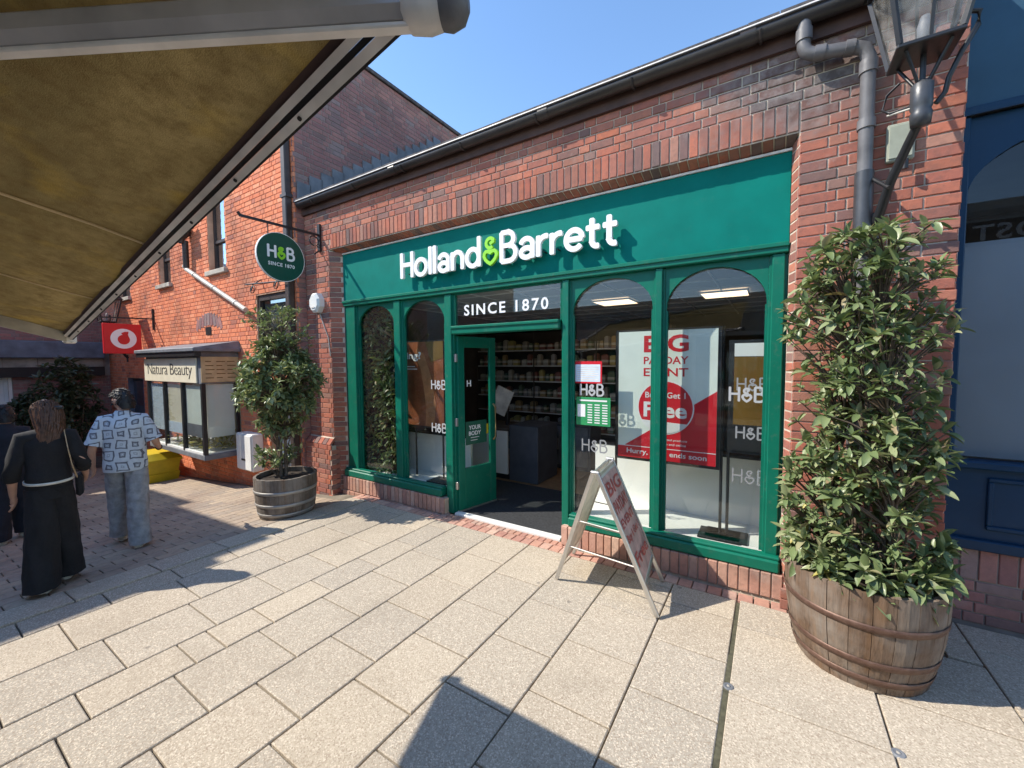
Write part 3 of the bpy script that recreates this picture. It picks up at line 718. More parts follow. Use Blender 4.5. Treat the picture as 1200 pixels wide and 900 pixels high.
b = MB(); b.box(XL, XR, 4.0, 7.2, 4.28, 4.33); b.build('roof_deck', M['boardd'], shop)
b = MB()
for i in range(16):
    y0 = 3.62+i*.2; z0 = 4.36+(y0-3.56)*.66
    b.box(XL+.004, XL+.03, y0, y0+.21, z0-.02, z0+.26+random.uniform(-.02, .02))
b.build('stepped_flashing', M['lead'], shop)

# drain pipe with its swan neck
b = MB(); r_ = .042
b.tube([(.14, 3.62, 4.26), (.14, 3.62, 4.09), (.155, 3.62, 4.045), (.20, 3.625, 4.02), (.42, 3.65, 3.99), (.475, 3.655, 3.965), (.50, 3.66, 3.90), (.50, 3.66, 2.2), (.50, 3.66, .17)], r_, 14); b.build('downpipe', M['pipe'], shop)
for p0, p1 in (((.14, 3.62, 4.20), (.14, 3.62, 4.12)), ((.20, 3.625, 4.02), (.26, 3.631, 4.012)), ((.37, 3.644, 3.997), (.42, 3.65, 3.99)), ((.50, 3.66, 3.88), (.50, 3.66, 3.80)), ((.50, 3.66, 3.50), (.50, 3.66, 3.44))):
    b = MB(); b.tube([p0, p1], .050, 14); b.build('pipe_collar', M['pipe'], shop)
b = MB(); b.tube([(.50, 3.66, 3.16), (.50, 3.66, 2.60)], .052, 14); b.build('pipe_sleeve', M['socket'], shop)

# ---------------------------------------------------------------- timber front
for x0, x1 in ((-5.40, -5.14), (-4.36, -4.20), (-3.45, -3.30), (-1.845, -1.735), (-.92, -.82), (-.03, .095)):
    b = MB(); b.box(x0+.02, x1-.02, YF, YF+.09, .205 if x0 not in (-3.45, -1.845) else .0, 2.73, .006)
    b.box(x0, x1, YF+.03, YF+.11, .20 if x0 not in (-3.45, -1.845) else .0, 2.729, .004); b.build('frame_post', M['green'], shop)
b = MB(); b.box(-5.40, .098, YF-.02, YF+.10, 2.732, 2.80, .008); b.box(-5.40, .098, YF-.035, YF+.02, 2.775, 2.812, .006); b.build('head_rail', M['green'], shop)
for x0, x1 in ((-5.40, -3.46), (-1.73, .095)):
    b = MB(); b.box(x0, x1, 3.775, YF+.10, .205, .30, .012); b.box(x0, x1, 3.80, YF+.04, .298, .325, .008); b.build('sill', M['green'], shop)
b = MB(); b.box(-3.298, -1.847, YF-.03, YF+.08, 2.235, 2.325, .012); b.box(-3.298, -1.847, YF-.045, YF+.05, 2.30, 2.335, .008); b.build('transom_rail', M['green'], shop)

def arched_window(x0, x1, zs, zt, label):
    """spandrel board with an arched opening, inner bead, pane"""
    cx, rx, rz = (x0+x1)/2, (x1-x0)/2-.012, zt-zs; z1 = 2.731
    pts = [(cx+rx*math.cos(R(a)), zs+rz*math.sin(R(a))) for a in range(180, -1, -9)]
    b = MB()
    for (xa, za), (xb, zb) in zip(pts[:-1], pts[1:]):
        v = [(xa, YF+.04, za), (xb, YF+.04, zb), (xb, YF+.04, z1), (xa, YF+.04, z1)]; v += [(p[0], YF+.07, p[2]) for p in v]
        b.add(v, [(0, 1, 2, 3), (4, 7, 6, 5), (0, 4, 5, 1), (2, 6, 7, 3)])
    for sgn, xe in ((-1, x0), (1, x1)):
        v = [(xe-.002*sgn, zs-.10), (cx+sgn*rx, zs-.03), (cx+sgn*rx, z1), (xe-.002*sgn, z1)]; b.prism(v, YF+.04, YF+.07)
    for xe, s_ in ((x0, 1), (x1, -1)): b.box(min(xe, xe+s_*.022), max(xe, xe+s_*.022), YF+.045, YF+.075, .326, zs-.03)
    w_ = b.build('window', M['green'], shop, label)
    box('pane', M['glass'], w_, x0+.001, x1-.001, YF+.078, YF+.084, .326, z1)
    return w_
win = [arched_window(-5.14, -4.36, 2.42, 2.70, None), arched_window(-4.20, -3.45, 2.42, 2.70, None), arched_window(-1.735, -.92, 2.40, 2.70, None), arched_window(-.82, -.03, 2.38, 2.69, None)]
tw = MB(); tw.box(-3.29, -3.275, YF+.03, YF+.07, 2.335, 2.73); tw.box(-1.86, -1.846, YF+.03, YF+.07, 2.335, 2.73); tw.box(-3.274, -1.861, YF+.03, YF+.07, 2.716, 2.731)
transom = tw.build('transom_window', M['green'], shop)
box('pane', M['glass'], transom, -3.274, -1.861, YF+.045, YF+.051, 2.336, 2.716)
text('lettering', 'SINCE 1870', M['letter'], transom, facing((-2.575, YF+.044, 2.52)), 1.14, .13, .018, .004, 1.25)
YG = YF+.076
# prints on the glass
hb_logo('window_lettering', M['decal'], win[1], -3.61, 1.61, .25, YG, .075); hb_logo('window_lettering', M['decal'], win[1], -3.61, 1.05, .25, YG, .075)
hb_logo('window_lettering', M['decal'], win[2], -1.53, 1.61, .25, YG, .085); hb_logo('window_lettering', M['decal2'], win[2], -1.50, 1.04, .27, YG, .06)
hb_logo('window_lettering', M['decal'], win[3], -.165, 1.615, .26, YG, .08); hb_logo('window_lettering', M['decal2'], win[3], -.125, 1.70, .23, YG+.001, .06)
hb_logo('window_lettering', M['decal2'], win[3], -.13, 1.29, .22, YG, .07); hb_logo('window_lettering', M['decal2'], win[3], -.13, .92, .26, YG, .05)
nz = box('notice', M['red'], win[2], -1.725, -1.425, YG-.001, YG, 1.675, 1.90)
box('notice_print', M['paperblue'], win[2], -1.71, -1.442, YG-.002, YG-.0012, 1.692, 1.868)
for k in range(7): box('notice_print', M['alugrey'], win[2], -1.69, -1.46-.04*(k % 3 == 1), YG-.003, YG-.0022, 1.71+k*.021, 1.717+k*.021)
box('hours_sticker', M['stickergreen'], win[2], -1.70, -1.335, YG-.001, YG, 1.245, 1.535)
box('hours_print', M['paperw'], win[2], -1.685, -1.60, YG-.002, YG-.0012, 1.33, 1.46)
box('hours_print', M['paperw'], win[2], -1.66, -1.37, YG-.002, YG-.0012, 1.492, 1.508)
for k in range(8):
    for (a, c) in ((-1.575, .05), (-1.50, .055), (-1.42, .055)): box('hours_print', M['paperw'], win[2], a, a+c, YG-.002, YG-.0012, 1.27+k*.026, 1.281+k*.026)
# door, standing open inwards
dx, dy = Vector((-3.285, YF+.06, 0)), Vector((-3.145, 4.52, 0)); du = (dy-dx).normalized(); dwid = (dy-dx).length; dn = Vector((du.y, -du.x, 0))
door = thing('door', None, None, dx)
del_keys = None
door.parent = None; adopt(door, shop)
def dpanel(name, mat, u0, u1, z0, z1, t0, t1, bev=0.0, parent=door):
    b = MB(); b.box(u0, u1, t0, t1, z0, z1, bev); o = bpy.data.objects.new(name, b.mesh(name, mat)); o.matrix_basis = mat4((du, -dn, (0, 0, 1)), dx); link(o); adopt(o, parent); return o
for a in ((0, .10, .03, 2.22), (dwid-.10, dwid, .03, 2.22)): dpanel('door_stile', M['green'], a[0], a[1], a[2], a[3], -.022, .022, .005)
for a in ((.10, dwid-.10, 2.08, 2.22), (.10, dwid-.10, .03, .55)): dpanel('door_rail', M['green'], a[0], a[1], a[2], a[3], -.021, .021, .004)
dpanel('door_pane', M['glass'], .10, dwid-.10, .55, 2.08, -.004, .004)
dpanel('weather_bar', M['alu'], .0, dwid, .012, .03, -.03, .03)
dpanel('door_sticker', M['stickerdark'], .12, .47, .84, 1.14, -.0065, -.0045)
for k, t_ in enumerate(('YOUR', 'BODY')):
    text('door_lettering', t_, M['letter'], door, mat4((du, (0, 0, 1), dn), dx+du*.27+dn*.0070+Vector((0, 0, 1.06-k*.075))), .20, .055, .02, .001)
for k in range(2): dpanel('door_lettering', M['letter'], .2, .34-.03*k, .925-.035*k, .932-.035*k, -.0075, -.0068)
hb_ = text('door_lettering', 'H', M['letter'], door, mat4((du, (0, 0, 1), dn), dx+du*.18+dn*.006+Vector((0, 0, 1.63))), None, .08, .02, .001)
dpanel('door_sticker', M['yellow'], .46, .50, .95, 1.08, -.0065, -.0045)
b = MB(); q = dx+du*(dwid-.05); b.tube([q+dn*.022+Vector((0, 0, .86)), q+dn*.07+Vector((0, 0, .90)), q+dn*.07+Vector((0, 0, 1.30)), q+dn*.022+Vector((0, 0, 1.34))], .012, 8); b.build('door_handle', M['bronze'], door)
for z in (.35, 1.15, 1.95): b = MB(); b.box(-3.312, -3.272, YF+.03, YF+.062, z-.05, z+.05, .004); b.build('door_hinge', M['alu'], shop)
box('threshold', M['white'], shop, -3.298, -1.848, 3.842, 3.93, -.02, .018, .004)

# fascia sign ---------------------------------------------------------------
sign = thing('fascia_sign', 'long teal green shop sign with raised white and lime letters over the door', 'sign', (-2.65, YF, 2.8))
box('panel', M['greenfascia'], sign, -5.40, .098, YF, YF+.05, 2.815, 3.49, .004)
box('top_trim', M['alugrey'], sign, -5.40, .098, YF-.012, YF+.04, 3.493, 3.511)
WORD = 'Holland&Barrett'; s_ = .305; target = 2.84
lay_, w0 = hb_word(WORD, s_, .085, .10); wide = 1.0
lo, hi = .5, 1.6
for _ in range(30):
    wide = (lo+hi)/2; lay_, w0 = hb_word(WORD, s_, .085, .115, wide)
    if w0 < target: lo = wide
    else: hi = wide
for ch, x in lay_:
    m_ = glyph(ch, .060 if ch == '&' else .086, -4.06+x, 2.985, s_, YF-.105, .035, wide)
    lt = m_.build('letter', M['lime'] if ch == '&' else M['letter'], sign)
    gx = -4.06+x+GLY[ch][0]*s_*wide/2
    b = MB(); b.tube([(gx, YF-.07, 3.03), (gx, YF, 3.03)], .008, 6); b.build('stud', M['black'], lt)

# hanging round sign -----------------------------------------------------------
hs = thing('hanging_sign', 'round dark green hanging sign with white lettering on a black wall bracket', 'sign', (-5.74, 3.72, 3.4))
b = MB(); b.beam((-5.74, 3.72, 3.80), (-5.74, 2.62, 3.78), .03, .03); b.tube([(-5.74, 2.63, 3.78), (-5.74, 2.60, 3.82)], .018, 6); b.build('bracket', M['black'], hs)
b = MB(); b.beam((-5.74, 3.705, 3.96), (-5.74, 3.705, 3.56), .06, .03, (0, 1, 0)); b.build('wall_plate', M['black'], hs)
b = MB(); b.tube([(-5.74, 3.70, 3.58), (-5.70, 3.60, 3.50)] , .01, 6)
b.tube([(-5.74, 3.70, 3.62)]+[(-5.74, 3.62+.07*math.cos(R(a)), 3.70+.07*math.sin(R(a))) for a in range(-60, 280, 30)], .009, 6); b.build('scroll', M['black'], hs)
cy_, cz_, rr_ = 3.125, 3.355, .325
for yy in (cy_-.16, cy_+.16): b = MB(); b.tube([(-5.74, yy, 3.775), (-5.74, yy, cz_+.27)], .008, 6); b.build('hanger', M['black'], hs)
b = MB()
ringf = lambda x, r: [(x, cy_+r*math.cos(2*PI*k/48), cz_+r*math.sin(2*PI*k/48)) for k in range(48)]
b.loft([ringf(-5.755, rr_-.006), ringf(-5.755, rr_-.002), ringf(-5.725, rr_-.002), ringf(-5.725, rr_-.006)], True, False); b.build('disc', M['greendark'], hs)
b = MB(); b.loft([ringf(-5.757, rr_-.003), ringf(-5.757, rr_+.004), ringf(-5.723, rr_+.004), ringf(-5.723, rr_-.003)], False, False); b.build('rim', M['white'], hs)
def turned(o, cx, cy, cz):
    """stand a y-facing print on the +x face of the hanging sign"""
    o.matrix_basis = o.matrix_basis; return o
def on_x(mbuild, name, mat, parent, x, cy, cz):
    me = mbuild.mesh(name, mat); return inst(name, me, parent, mat4(((0, 1, 0), (-1, 0, 0), (0, 0, 1)), (x, cy, cz)))
lay_, w0 = hb_word('H&B', 1, .1, .16); s_ = .36/w0
mA, mB_ = MB(), MB()
for ch, x in lay_: glyph(ch, .095, -.18+x*s_, 0, s_, -.006, .005, 1, mB_ if ch == '&' else mA)
on_x(mA, 'lettering', M['letter'], hs, -5.7248, cy_, cz_-.02); on_x(mB_, 'lettering', M['lime'], hs, -5.7248, cy_, cz_-.02)
text('lettering', 'SINCE 1870', M['letter'], hs, facing((-5.7245, cy_, cz_-.105), (0, 1, 0)), .36, .05, .02, .003, 1.15)

# white bell box on the left pier, with a conduit
al = thing('alarm_box', 'small white octagonal alarm box on the left brick pier', 'alarm', (-5.80, 3.72, 2.8))
b = MB(); oc = lambda r, y, k=.82: [(-5.80+r*k*math.cos(R(22.5+45*i)), y, 2.80+r*math.sin(R(22.5+45*i))) for i in range(8)]
b.loft([oc(.155, 3.72), oc(.155, 3.64), oc(.12, 3.61)], True, False); b.build('cover', M['whitep'], al)
b = MB(); b.box(-5.84, -5.76, 3.60, 3.612, 2.72, 2.74); b.build('vent', M['alugrey'], al)
b = MB(); b.tube([(-5.80, 3.705, 2.69), (-5.72, 3.712, 2.50), (-5.60, 3.712, 2.28), (-5.56, 3.712, 2.0)], .008, 6); b.build('cable', M['pipewhite'], al)

# ================================================================== INSIDE THE SHOP
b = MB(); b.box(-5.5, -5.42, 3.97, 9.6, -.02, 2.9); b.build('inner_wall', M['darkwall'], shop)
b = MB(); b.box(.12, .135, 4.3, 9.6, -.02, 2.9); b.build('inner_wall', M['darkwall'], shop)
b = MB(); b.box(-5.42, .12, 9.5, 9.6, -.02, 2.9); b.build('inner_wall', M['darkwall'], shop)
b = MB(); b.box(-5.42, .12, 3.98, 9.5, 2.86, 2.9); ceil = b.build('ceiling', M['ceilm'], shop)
b = MB()
for i in range(10): b.box(-5.4+i*.6, -5.38+i*.6, 4.0, 9.5, 2.845, 2.859)
for i in range(9): b.box(-5.4, .1, 4.2+i*.6, 4.22+i*.6, 2.843, 2.857)
b.build('ceiling_grid', M['white'], shop)
box('floor', M['wood'], shop, -5.42, .12, 5.35, 9.5, -.03, .006)
box('entrance_mat', M['mat'], shop, -5.42, .12, 3.931, 5.35, -.03, .008)
for i, (x, y, lab) in enumerate(((-.57, 6.5, 'lit ceiling panel seen through the arched window beside the leafy tub'), (-2.1, 6.4, 'lit ceiling panel seen through the window just right of the doorway'))):
    t = thing('ceiling_light', lab, 'light', (x, y, 2.84), 0, 'ceiling panels inside the shop')
    box('diffuser', M['lamp'], t, x-.28, x+.28, y-.27, y+.27, 2.825, 2.84)
    for a in ((-.3, .3, -.30, -.27), (-.3, .3, .27, .30), (-.3, -.28, -.27, .27), (.28, .3, -.27, .27)): box('frame', M['white'], t, x+a[0], x+a[1], y+a[2], y+a[3], 2.82, 2.842)
# window beds
bd = thing('window_bed', 'white display platform and low back board behind the right-hand windows', 'display', (-.8, 4.2, 0))
box('platform', M['display'], bd, -1.73, .10, 3.965, 4.56, .02, .29); box('back_board', M['display'], bd, -1.73, .10, 4.56, 4.60, .02, .93)
box('back_rail', M['black'], bd, -1.73, .10, 4.555, 4.605, .932, .955)
bd = thing('window_bed', 'white display platform and low back board behind the left-hand windows', 'display', (-4.4, 4.2, 0))
box('platform', M['display'], bd, -5.38, -3.47, 3.965, 4.40, .02, .28); box('back_board', M['display'], bd, -5.38, -3.47, 4.40, 4.44, .02, .84)
box('back_rail', M['black'], bd, -5.38, -3.47, 4.395, 4.445, .842, .862)
def stand(name, label, x0, x1, y, z0, z1, sheet, poles, sill):
    t = thing(name, label, 'poster stand', ((x0+x1)/2, y, sill))
    box('sheet', sheet, t, x0, x1, y, y+.012, z0, z1)
    box('frame', M['black'], t, x0-.03, x1+.03, y+.013, y+.03, z0-.03, z1+.02)
    for px_ in poles:
        b = MB(); b.tube([(px_, y+.045, sill+.02), (px_, y+.045, z1+.02)], .013, 8); b.build('pole', M['black'], t)
    b = MB(); b.box(poles[-1]-.17, poles[-1]+.17, y-.12, y+.14, sill+.001, sill+.022, .004); b.build('base', M['black'], t)
    return t
ps = stand('poster_stand', 'big red and white sale poster on a black stand behind the window', -1.31, -.405, 4.10, .93, 2.19, M['poster'], (-1.345, -.365), .29)
YP = 4.10
b = MB(); b.prism([(-1.25, 1.045), (-.405, 1.62), (-.405, 1.045)], YP-.0025, YP-.0005); b.build('red_wedge', M['red'], ps)
b = MB(); b.prism([(-1.31, .93), (-.405, .93), (-.405, 1.046), (-1.31, 1.046)], YP-.0025, YP-.0005); b.build('red_band', M['red'], ps)
box('band_line', M['paperw'], ps, -1.31, -.405, YP-.0035, YP-.0028, 1.043, 1.050)
b = MB(); b.prism([(-.855+.262*math.cos(2*PI*k/40), 1.45+.262*math.sin(2*PI*k/40)) for k in range(40)], YP-.0045, YP-.0036); b.build('disc_edge', M['paperw'], ps)
b = MB(); b.prism([(-.855+.25*math.cos(2*PI*k/40), 1.45+.25*math.sin(2*PI*k/40)) for k in range(40)], YP-.0060, YP-.0047); b.build('red_disc', M['red'], ps)
sg = [(-.855+.25*math.cos(R(a)), 1.45+.25*math.sin(R(a))) for a in range(211, 330, 7)]
b = MB(); b.prism(sg, YP-.0075, YP-.0062); b.build('white_segment', M['paperw'], ps)
for s_, cx_, cz_2, w_, h_, mt in (('BIG', -.855, 2.065, .41, .165, 'red'), ('PAYDAY', -.855, 1.905, .41, .072, 'red'), ('EVENT', -.855, 1.79, .41, .08, 'red'), ('Buy 1 Get 1', -.855, 1.56, .37, .075, 'paperw'), ('Free', -.855, 1.425, .40, .15, 'paperw'), ('Hurry, offer ends soon', -.85, .99, .74, .065, 'paperw'), ('on selected products', -.80, 1.135, .30, .026, 'paperw'), ('in store and online', -.80, 1.095, .28, .024, 'paperw')):
    text('lettering', s_, M[mt], ps, facing((cx_, YP-(.0064 if s_ in ('Free', 'Buy 1 Get 1') else .0029 if mt == 'paperw' else .0006), cz_2)), w_, h_, .028 if s_ in ('BIG', 'Free') else .012, .001)
pr = stand('poster_stand', 'dark stand with a plain amber panel beside the leafy tub, behind the window', -.29, .05, 4.12, 1.10, 2.06, M['black'], (-.31,), .29)
box('amber_panel', M['brownp'], pr, -.275, .045, 4.117, 4.119, 1.33, 1.93)
box('white_panel', M['display'], pr, -.275, .045, 4.117, 4.119, 1.935, 2.05)
pl = stand('poster_stand', 'burnt orange poster on a black stand in the second window from the left', -4.55, -3.68, 4.10, 1.02, 2.18, M['orangep'], (-4.25, -3.74), .28)
b = MB(); b.prism([(-4.02, 1.02), (-3.86, 1.02), (-3.82, 1.35), (-3.90, 1.70), (-4.03, 2.02), (-4.16, 2.10), (-4.20, 2.0), (-4.09, 1.80), (-4.03, 1.5), (-4.0, 1.25)], 4.0965, 4.0985); b.build('arm_print', M['skinposter'], pl)
b = MB(); b.prism([(-3.90, 1.90), (-3.68, 1.96), (-3.68, 2.18), (-4.0, 2.18)], 4.0965, 4.0985); b.build('dark_corner', M['brownp'], pl)
text('lettering', 'ping?', M['paperw'], pl, facing((-4.27, 4.0955, 1.98)), .38, .13, .03, .001)
for k in range(2): box('print_line', M['paperw'], pl, -4.42, -4.20+.04*k, 4.0955, 4.0965, 1.835-.035*k, 1.847-.035*k)
# leaf panel in the left window
lp = thing('leaf_panel', 'tall artificial hedge panel filling the leftmost shop window', 'hedge panel', (-4.9, 4.05, .28))
box('backing', M['soil'], lp, -5.36, -4.52, 4.06, 4.09, .285, 2.74)
lv = []
for _ in range(1500):
    p = Vector((random.uniform(-5.36, -4.52), 4.05-random.random()**2*.05, random.uniform(.3, 2.74)))
    d = Vector((random.gauss(0, .8), -random.uniform(.2, 1), random.gauss(-.1, .8)))
    lv.append((leaf_matrix(p, d, random.uniform(.07, .115), random.uniform(-1, 1)), random.randrange(4), 0))
foliage(lp, lv, (None, M['hedge_i']), 0)
# shelves and goods
prod_m, pn, po = nodes_of('goods packaging')
pr_ = ramp(pn, [(0, (.45, .40, .33)), (.16, (.25, .05, .04)), (.3, (.55, .52, .45)), (.45, (.08, .17, .10)), (.6, (.42, .27, .10)), (.75, (.30, .30, .33)), (.88, (.50, .42, .12)), (1, (.10, .08, .14))], 'CONSTANT')
L(pn, rand_out(pn, 'object'), pr_.inputs[0]); ptc = pn.nodes.new('ShaderNodeTexCoord'); psp = pn.nodes.new('ShaderNodeSeparateXYZ'); L(pn, ptc.outputs['Object'], psp.inputs[0]); band = math2(pn, 'LESS_THAN', math2(pn, 'ABSOLUTE', math2(pn, 'SUBTRACT', psp.outputs[2], .075)), .022); principled(pn, po, mixc(pn, math2(pn, 'MULTIPLY', band, .75), mixc(pn, math2(pn, 'MULTIPLY', noise(pn, 26, 3), .4), pr_.outputs[0], (.5, .45, .38)), (.75, .72, .66)), .5)
su = thing('shelf_unit', 'long wooden shelf unit of goods at the back of the shop', 'shelves', (-3.5, 7.2, 0))
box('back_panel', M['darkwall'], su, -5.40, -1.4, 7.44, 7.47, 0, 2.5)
for k in range(7): box('shelf', M['wood'], su, -5.40, -1.4, 7.12, 7.438, .25+k*.31, .275+k*.31)
for k in range(1, 7): box('price_strip', M['paperw'], su, -5.38, -1.42, 7.112, 7.119, .252+k*.31, .273+k*.31)
for x in (-5.40, -4.0, -2.7, -1.42): box('upright', M['darkwall'], su, x, x+.02, 7.10, 7.118, 0, 2.5)
pm = []
for (a, h) in ((.07, .14), (.10, .18), (.13, .20), (.08, .22), (.11, .12)):
    q = MB(); q.box(-a/2, a/2, 0, .12, 0, h*.93, .008); q.box(-a/3, a/3, .02, .10, h*.93, h, .004); pm.append((a, q.mesh('product_box', prod_m)))
cnt = 0
for k in range(1, 7):
    x = -5.36
    while x < -1.55 and cnt < 170:
        a, me = random.choice(pm); x += a/2
        if not (k < 3 and x < -4.6):
            o = inst('product_box', me, None, Matrix.Translation((x, 7.14+random.uniform(0, .05), .276+k*.31)) @ Matrix.Rotation(random.uniform(-.08, .08), 4, 'Z'))
            tag(o, 'small packet on the dim shelves at the back of the shop', 'product', 'packets on the shop shelves'); cnt += 1
        x += a/2+random.uniform(.02, .07)
ct = thing('shop_counter', 'white fronted till counter inside the doorway', 'counter', (-3.75, 5.7, 0))
box('front', M['display'], ct, -4.3, -3.52, 5.40, 5.43, .10, .80); box('top', M['darkwall'], ct, -4.3, -3.50, 5.38, 6.1, .80, .84); box('body', M['darkdoor'], ct, -3.50, -2.98, 5.42, 6.1, .008, .90, .01)
box('kick', M['black'], ct, -4.3, -3.52, 5.45, 5.48, .008, .10)
tl = thing('till_screen', 'tilted grey till screen on the counter inside the doorway', 'till', (-3.75, 5.7, .84))
b = MB(); b.tube([(-3.72, 5.7, .84), (-3.72, 5.72, 1.12)], .03, 8); b.build('stem', M['black'], tl)
b = MB(); b.beam((-3.86, 5.60, 1.05), (-3.70, 5.66, 1.45), .30, .03, (.3, -1, .2)); b.build('screen', M['alugrey'], tl)
fr = thing('shop_fridge', 'grey cabinet standing past the till counter', 'cabinet', (-3.0, 6.6, 0))
box('case', M['darkdoor'], fr, -3.25, -2.55, 6.5, 7.0, .008, .80, .01); box('door', M['lead'], fr, -3.2, -2.6, 6.485, 6.499, .08, .76); box('handle', M['alu'], fr, -3.16, -3.14, 6.46, 6.484, .35, .55)

# ================================================================== RIGHT PIER: LANTERN
def make_lantern(label, loc, rz=0.0, flip=1):
    t = thing('wall_lantern', label, 'lantern', loc, rz, 'old glazed wall lanterns'); P = Vector(loc)
    v = lambda x, y, z: (P.x+x, P.y+y, P.z+z)      # loc = foot of the bracket on the wall
    b = MB(); b.tube([v(0, 0, 0), v(.02, -.05, .06), v(.05, -.14, .22), v(.10, -.26, .38), v(.125, -.34, .46)], [.028, .028, .026, .024, .022], 10); b.build('bracket', M['black'], t)
    b = MB(); b.box(P.x-.04, P.x+.04, P.y-.02, P.y, P.z-.10, P.z+.08, .008); b.build('wall_plate', M['black'], t)
    b = MB(); b.tube([v(-.02, -.02, .30), v(.04, -.16, .18)], .012, 6); b.build('stay', M['black'], t)
    b = MB(); b.lathe([(.0, -.07), (.045, -.06), (.05, 0), (.042, .02), (.05, .04), (.05, .16), (.03, .18), (0, .18)], v(.13, -.36, .50), 14); b.build('socket', M['socket'], t)
    b = MB(); b.tube([v(.13, -.36, .66), v(.13, -.36, .86)], .014, 8)
    for a in (45, 135, 225, 315): b.tube([v(.13+.03*math.cos(R(a)), -.36+.03*math.sin(R(a)), .66), v(.13+.13*math.cos(R(a)), -.36+.13*math.sin(R(a)), .83)], .009, 6)
    b.build('cage', M['black'], t)
    cx, cy, z0, z1, w0_, w1_ = P.x+.13, P.y-.36, P.z+.855, P.z+1.36, .125, .215
    b = MB(); b.box(cx-w0_-.012, cx+w0_+.012, cy-w0_-.012, cy+w0_+.012, z0-.025, z0, .006); b.build('base_plate', M['black'], t)
    cor = [(-1, -1), (1, -1), (1, 1), (-1, 1)]
    b = MB()
    for sx_, sy_ in cor: b.beam((cx+sx_*w0_, cy+sy_*w0_, z0), (cx+sx_*w1_, cy+sy_*w1_, z1), .022, .022)
    for i in range(4):
        a, c = cor[i], cor[(i+1) % 4]
        b.beam((cx+a[0]*w1_, cy+a[1]*w1_, z1), (cx+c[0]*w1_, cy+c[1]*w1_, z1), .03, .03)
        m0 = ((a[0]+c[0])/2, (a[1]+c[1])/2)
        if i % 2 == 0: b.beam((cx+m0[0]*w0_, cy+m0[1]*w0_, z0), (cx+m0[0]*w1_, cy+m0[1]*w1_, z1), .014, .014)
    b.build('frame', M['black'], t)
    for i in range(4):
        a, c = cor[i], cor[(i+1) % 4]; k = .985
        b = MB(); b.add([(cx+a[0]*w0_*k, cy+a[1]*w0_*k, z0+.002), (cx+c[0]*w0_*k, cy+c[1]*w0_*k, z0+.002), (cx+c[0]*w1_*k, cy+c[1]*w1_*k, z1-.002), (cx+a[0]*w1_*k, cy+a[1]*w1_*k, z1-.002)], [(0, 1, 2, 3)]); b.build('glass_pane', M['glassdirty'], t)
    b = MB(); rr = [(w1_+.03, 0), (w1_*.75, .10), (w1_*.45, .22), (.05, .26), (.04, .36), (0, .38)]
    vs = [(cx+sx_*r, cy+sy_*r, z1+.012+z) for r, z in rr for sx_, sy_ in cor]
    b.add(vs, [(i*4+k_, i*4+(k_+1) % 4, (i+1)*4+(k_+1) % 4, (i+1)*4+k_) for i in range(5) for k_ in range(4)]); b.build('roof', M['black'], t)
    b = MB(); b.lathe([(.0, 0), (.03, .02), (.035, .12), (.02, .18), (0, .19)], (cx, cy, z0+.002), 12); b.build('lamp_holder', M['lead'], t)
    return t
lant = make_lantern('black glazed lantern on a curved bracket high on the right brick pier', (.56, 3.66, 2.80))
lb = (.69, 3.30)
b = MB(); b.tube([(.755, 3.32, 3.35), (.79, 3.32, 3.40), (.80, 3.31, 3.47), (.84, 3.30, 3.58), (.90, 3.30, 3.70), (.905, 3.30, 3.77), (.86, 3.30, 3.79), (.83, 3.30, 3.74)], .013, 8)
b.tube([(.645, 3.31, 3.36), (.56, 3.33, 3.36), (.53, 3.36, 3.40), (.55, 3.36, 3.48), (.60, 3.33, 3.52)], .007, 8); b.build('cable', M['black'], lant)
b = MB(); b.tube([(.645, 3.30, 3.345), (.55, 3.34, 3.352)], .006, 6); b.build('cable', M['pipewhite'], lant)
jb = thing('junction_box', 'small grey junction box on the pier behind the lantern bracket', 'box', (.70, 3.72, 3.3))
box('body', M['sage'], jb, .61, .75, 3.68, 3.72, 3.20, 3.44, .008); box('lid', M['sage'], jb, .62, .74, 3.672, 3.681, 3.215, 3.425, .004); b = MB(); b.tube([(.70, 3.655, 3.19), (.70, 3.655, 3.13)], .018, 8); b.build('gland', M['black'], jb)

# ================================================================== BLUE SHOP
bs = thing('blue_shop', 'dark blue timber shopfront set back beside the red brick pier', 'shop', (2.6, 4.15, 0))
Y2 = 4.15
box('wall', M['mortar_dark'], bs, .99, 6.0, Y2+.061, Y2+.3, 3.6, 6.2); box('base_wall', M['mortar_dark'], bs, .99, 6.0, Y2+.03, Y2+.3, -.03, .545)
K2 = Bricks(bs, M['darkbrick'], M['darkbrick_i'], 120)
K2.soldier((0, Y2+.02, 0), (1, 0, 0), (0, 1, 0), .995, 3.2, .315, .56, bw=.085); K2.field((0, Y2+.02, 0), (1, 0, 0), (0, 1, 0), .995, 3.2, 0, .312, course=.078); K2.done()
box('fascia', M['bluefascia'], bs, .99, 6.0, Y2-.02, Y2+.06, 3.60, 4.75, .004); box('fascia_bead', M['blue'], bs, .99, 6.0, Y2-.035, Y2-.021, 3.56, 3.615, .004); box('cornice', M['bluefascia'], bs, .99, 6.0, Y2-.10, Y2+.06, 4.752, 4.85, .01)
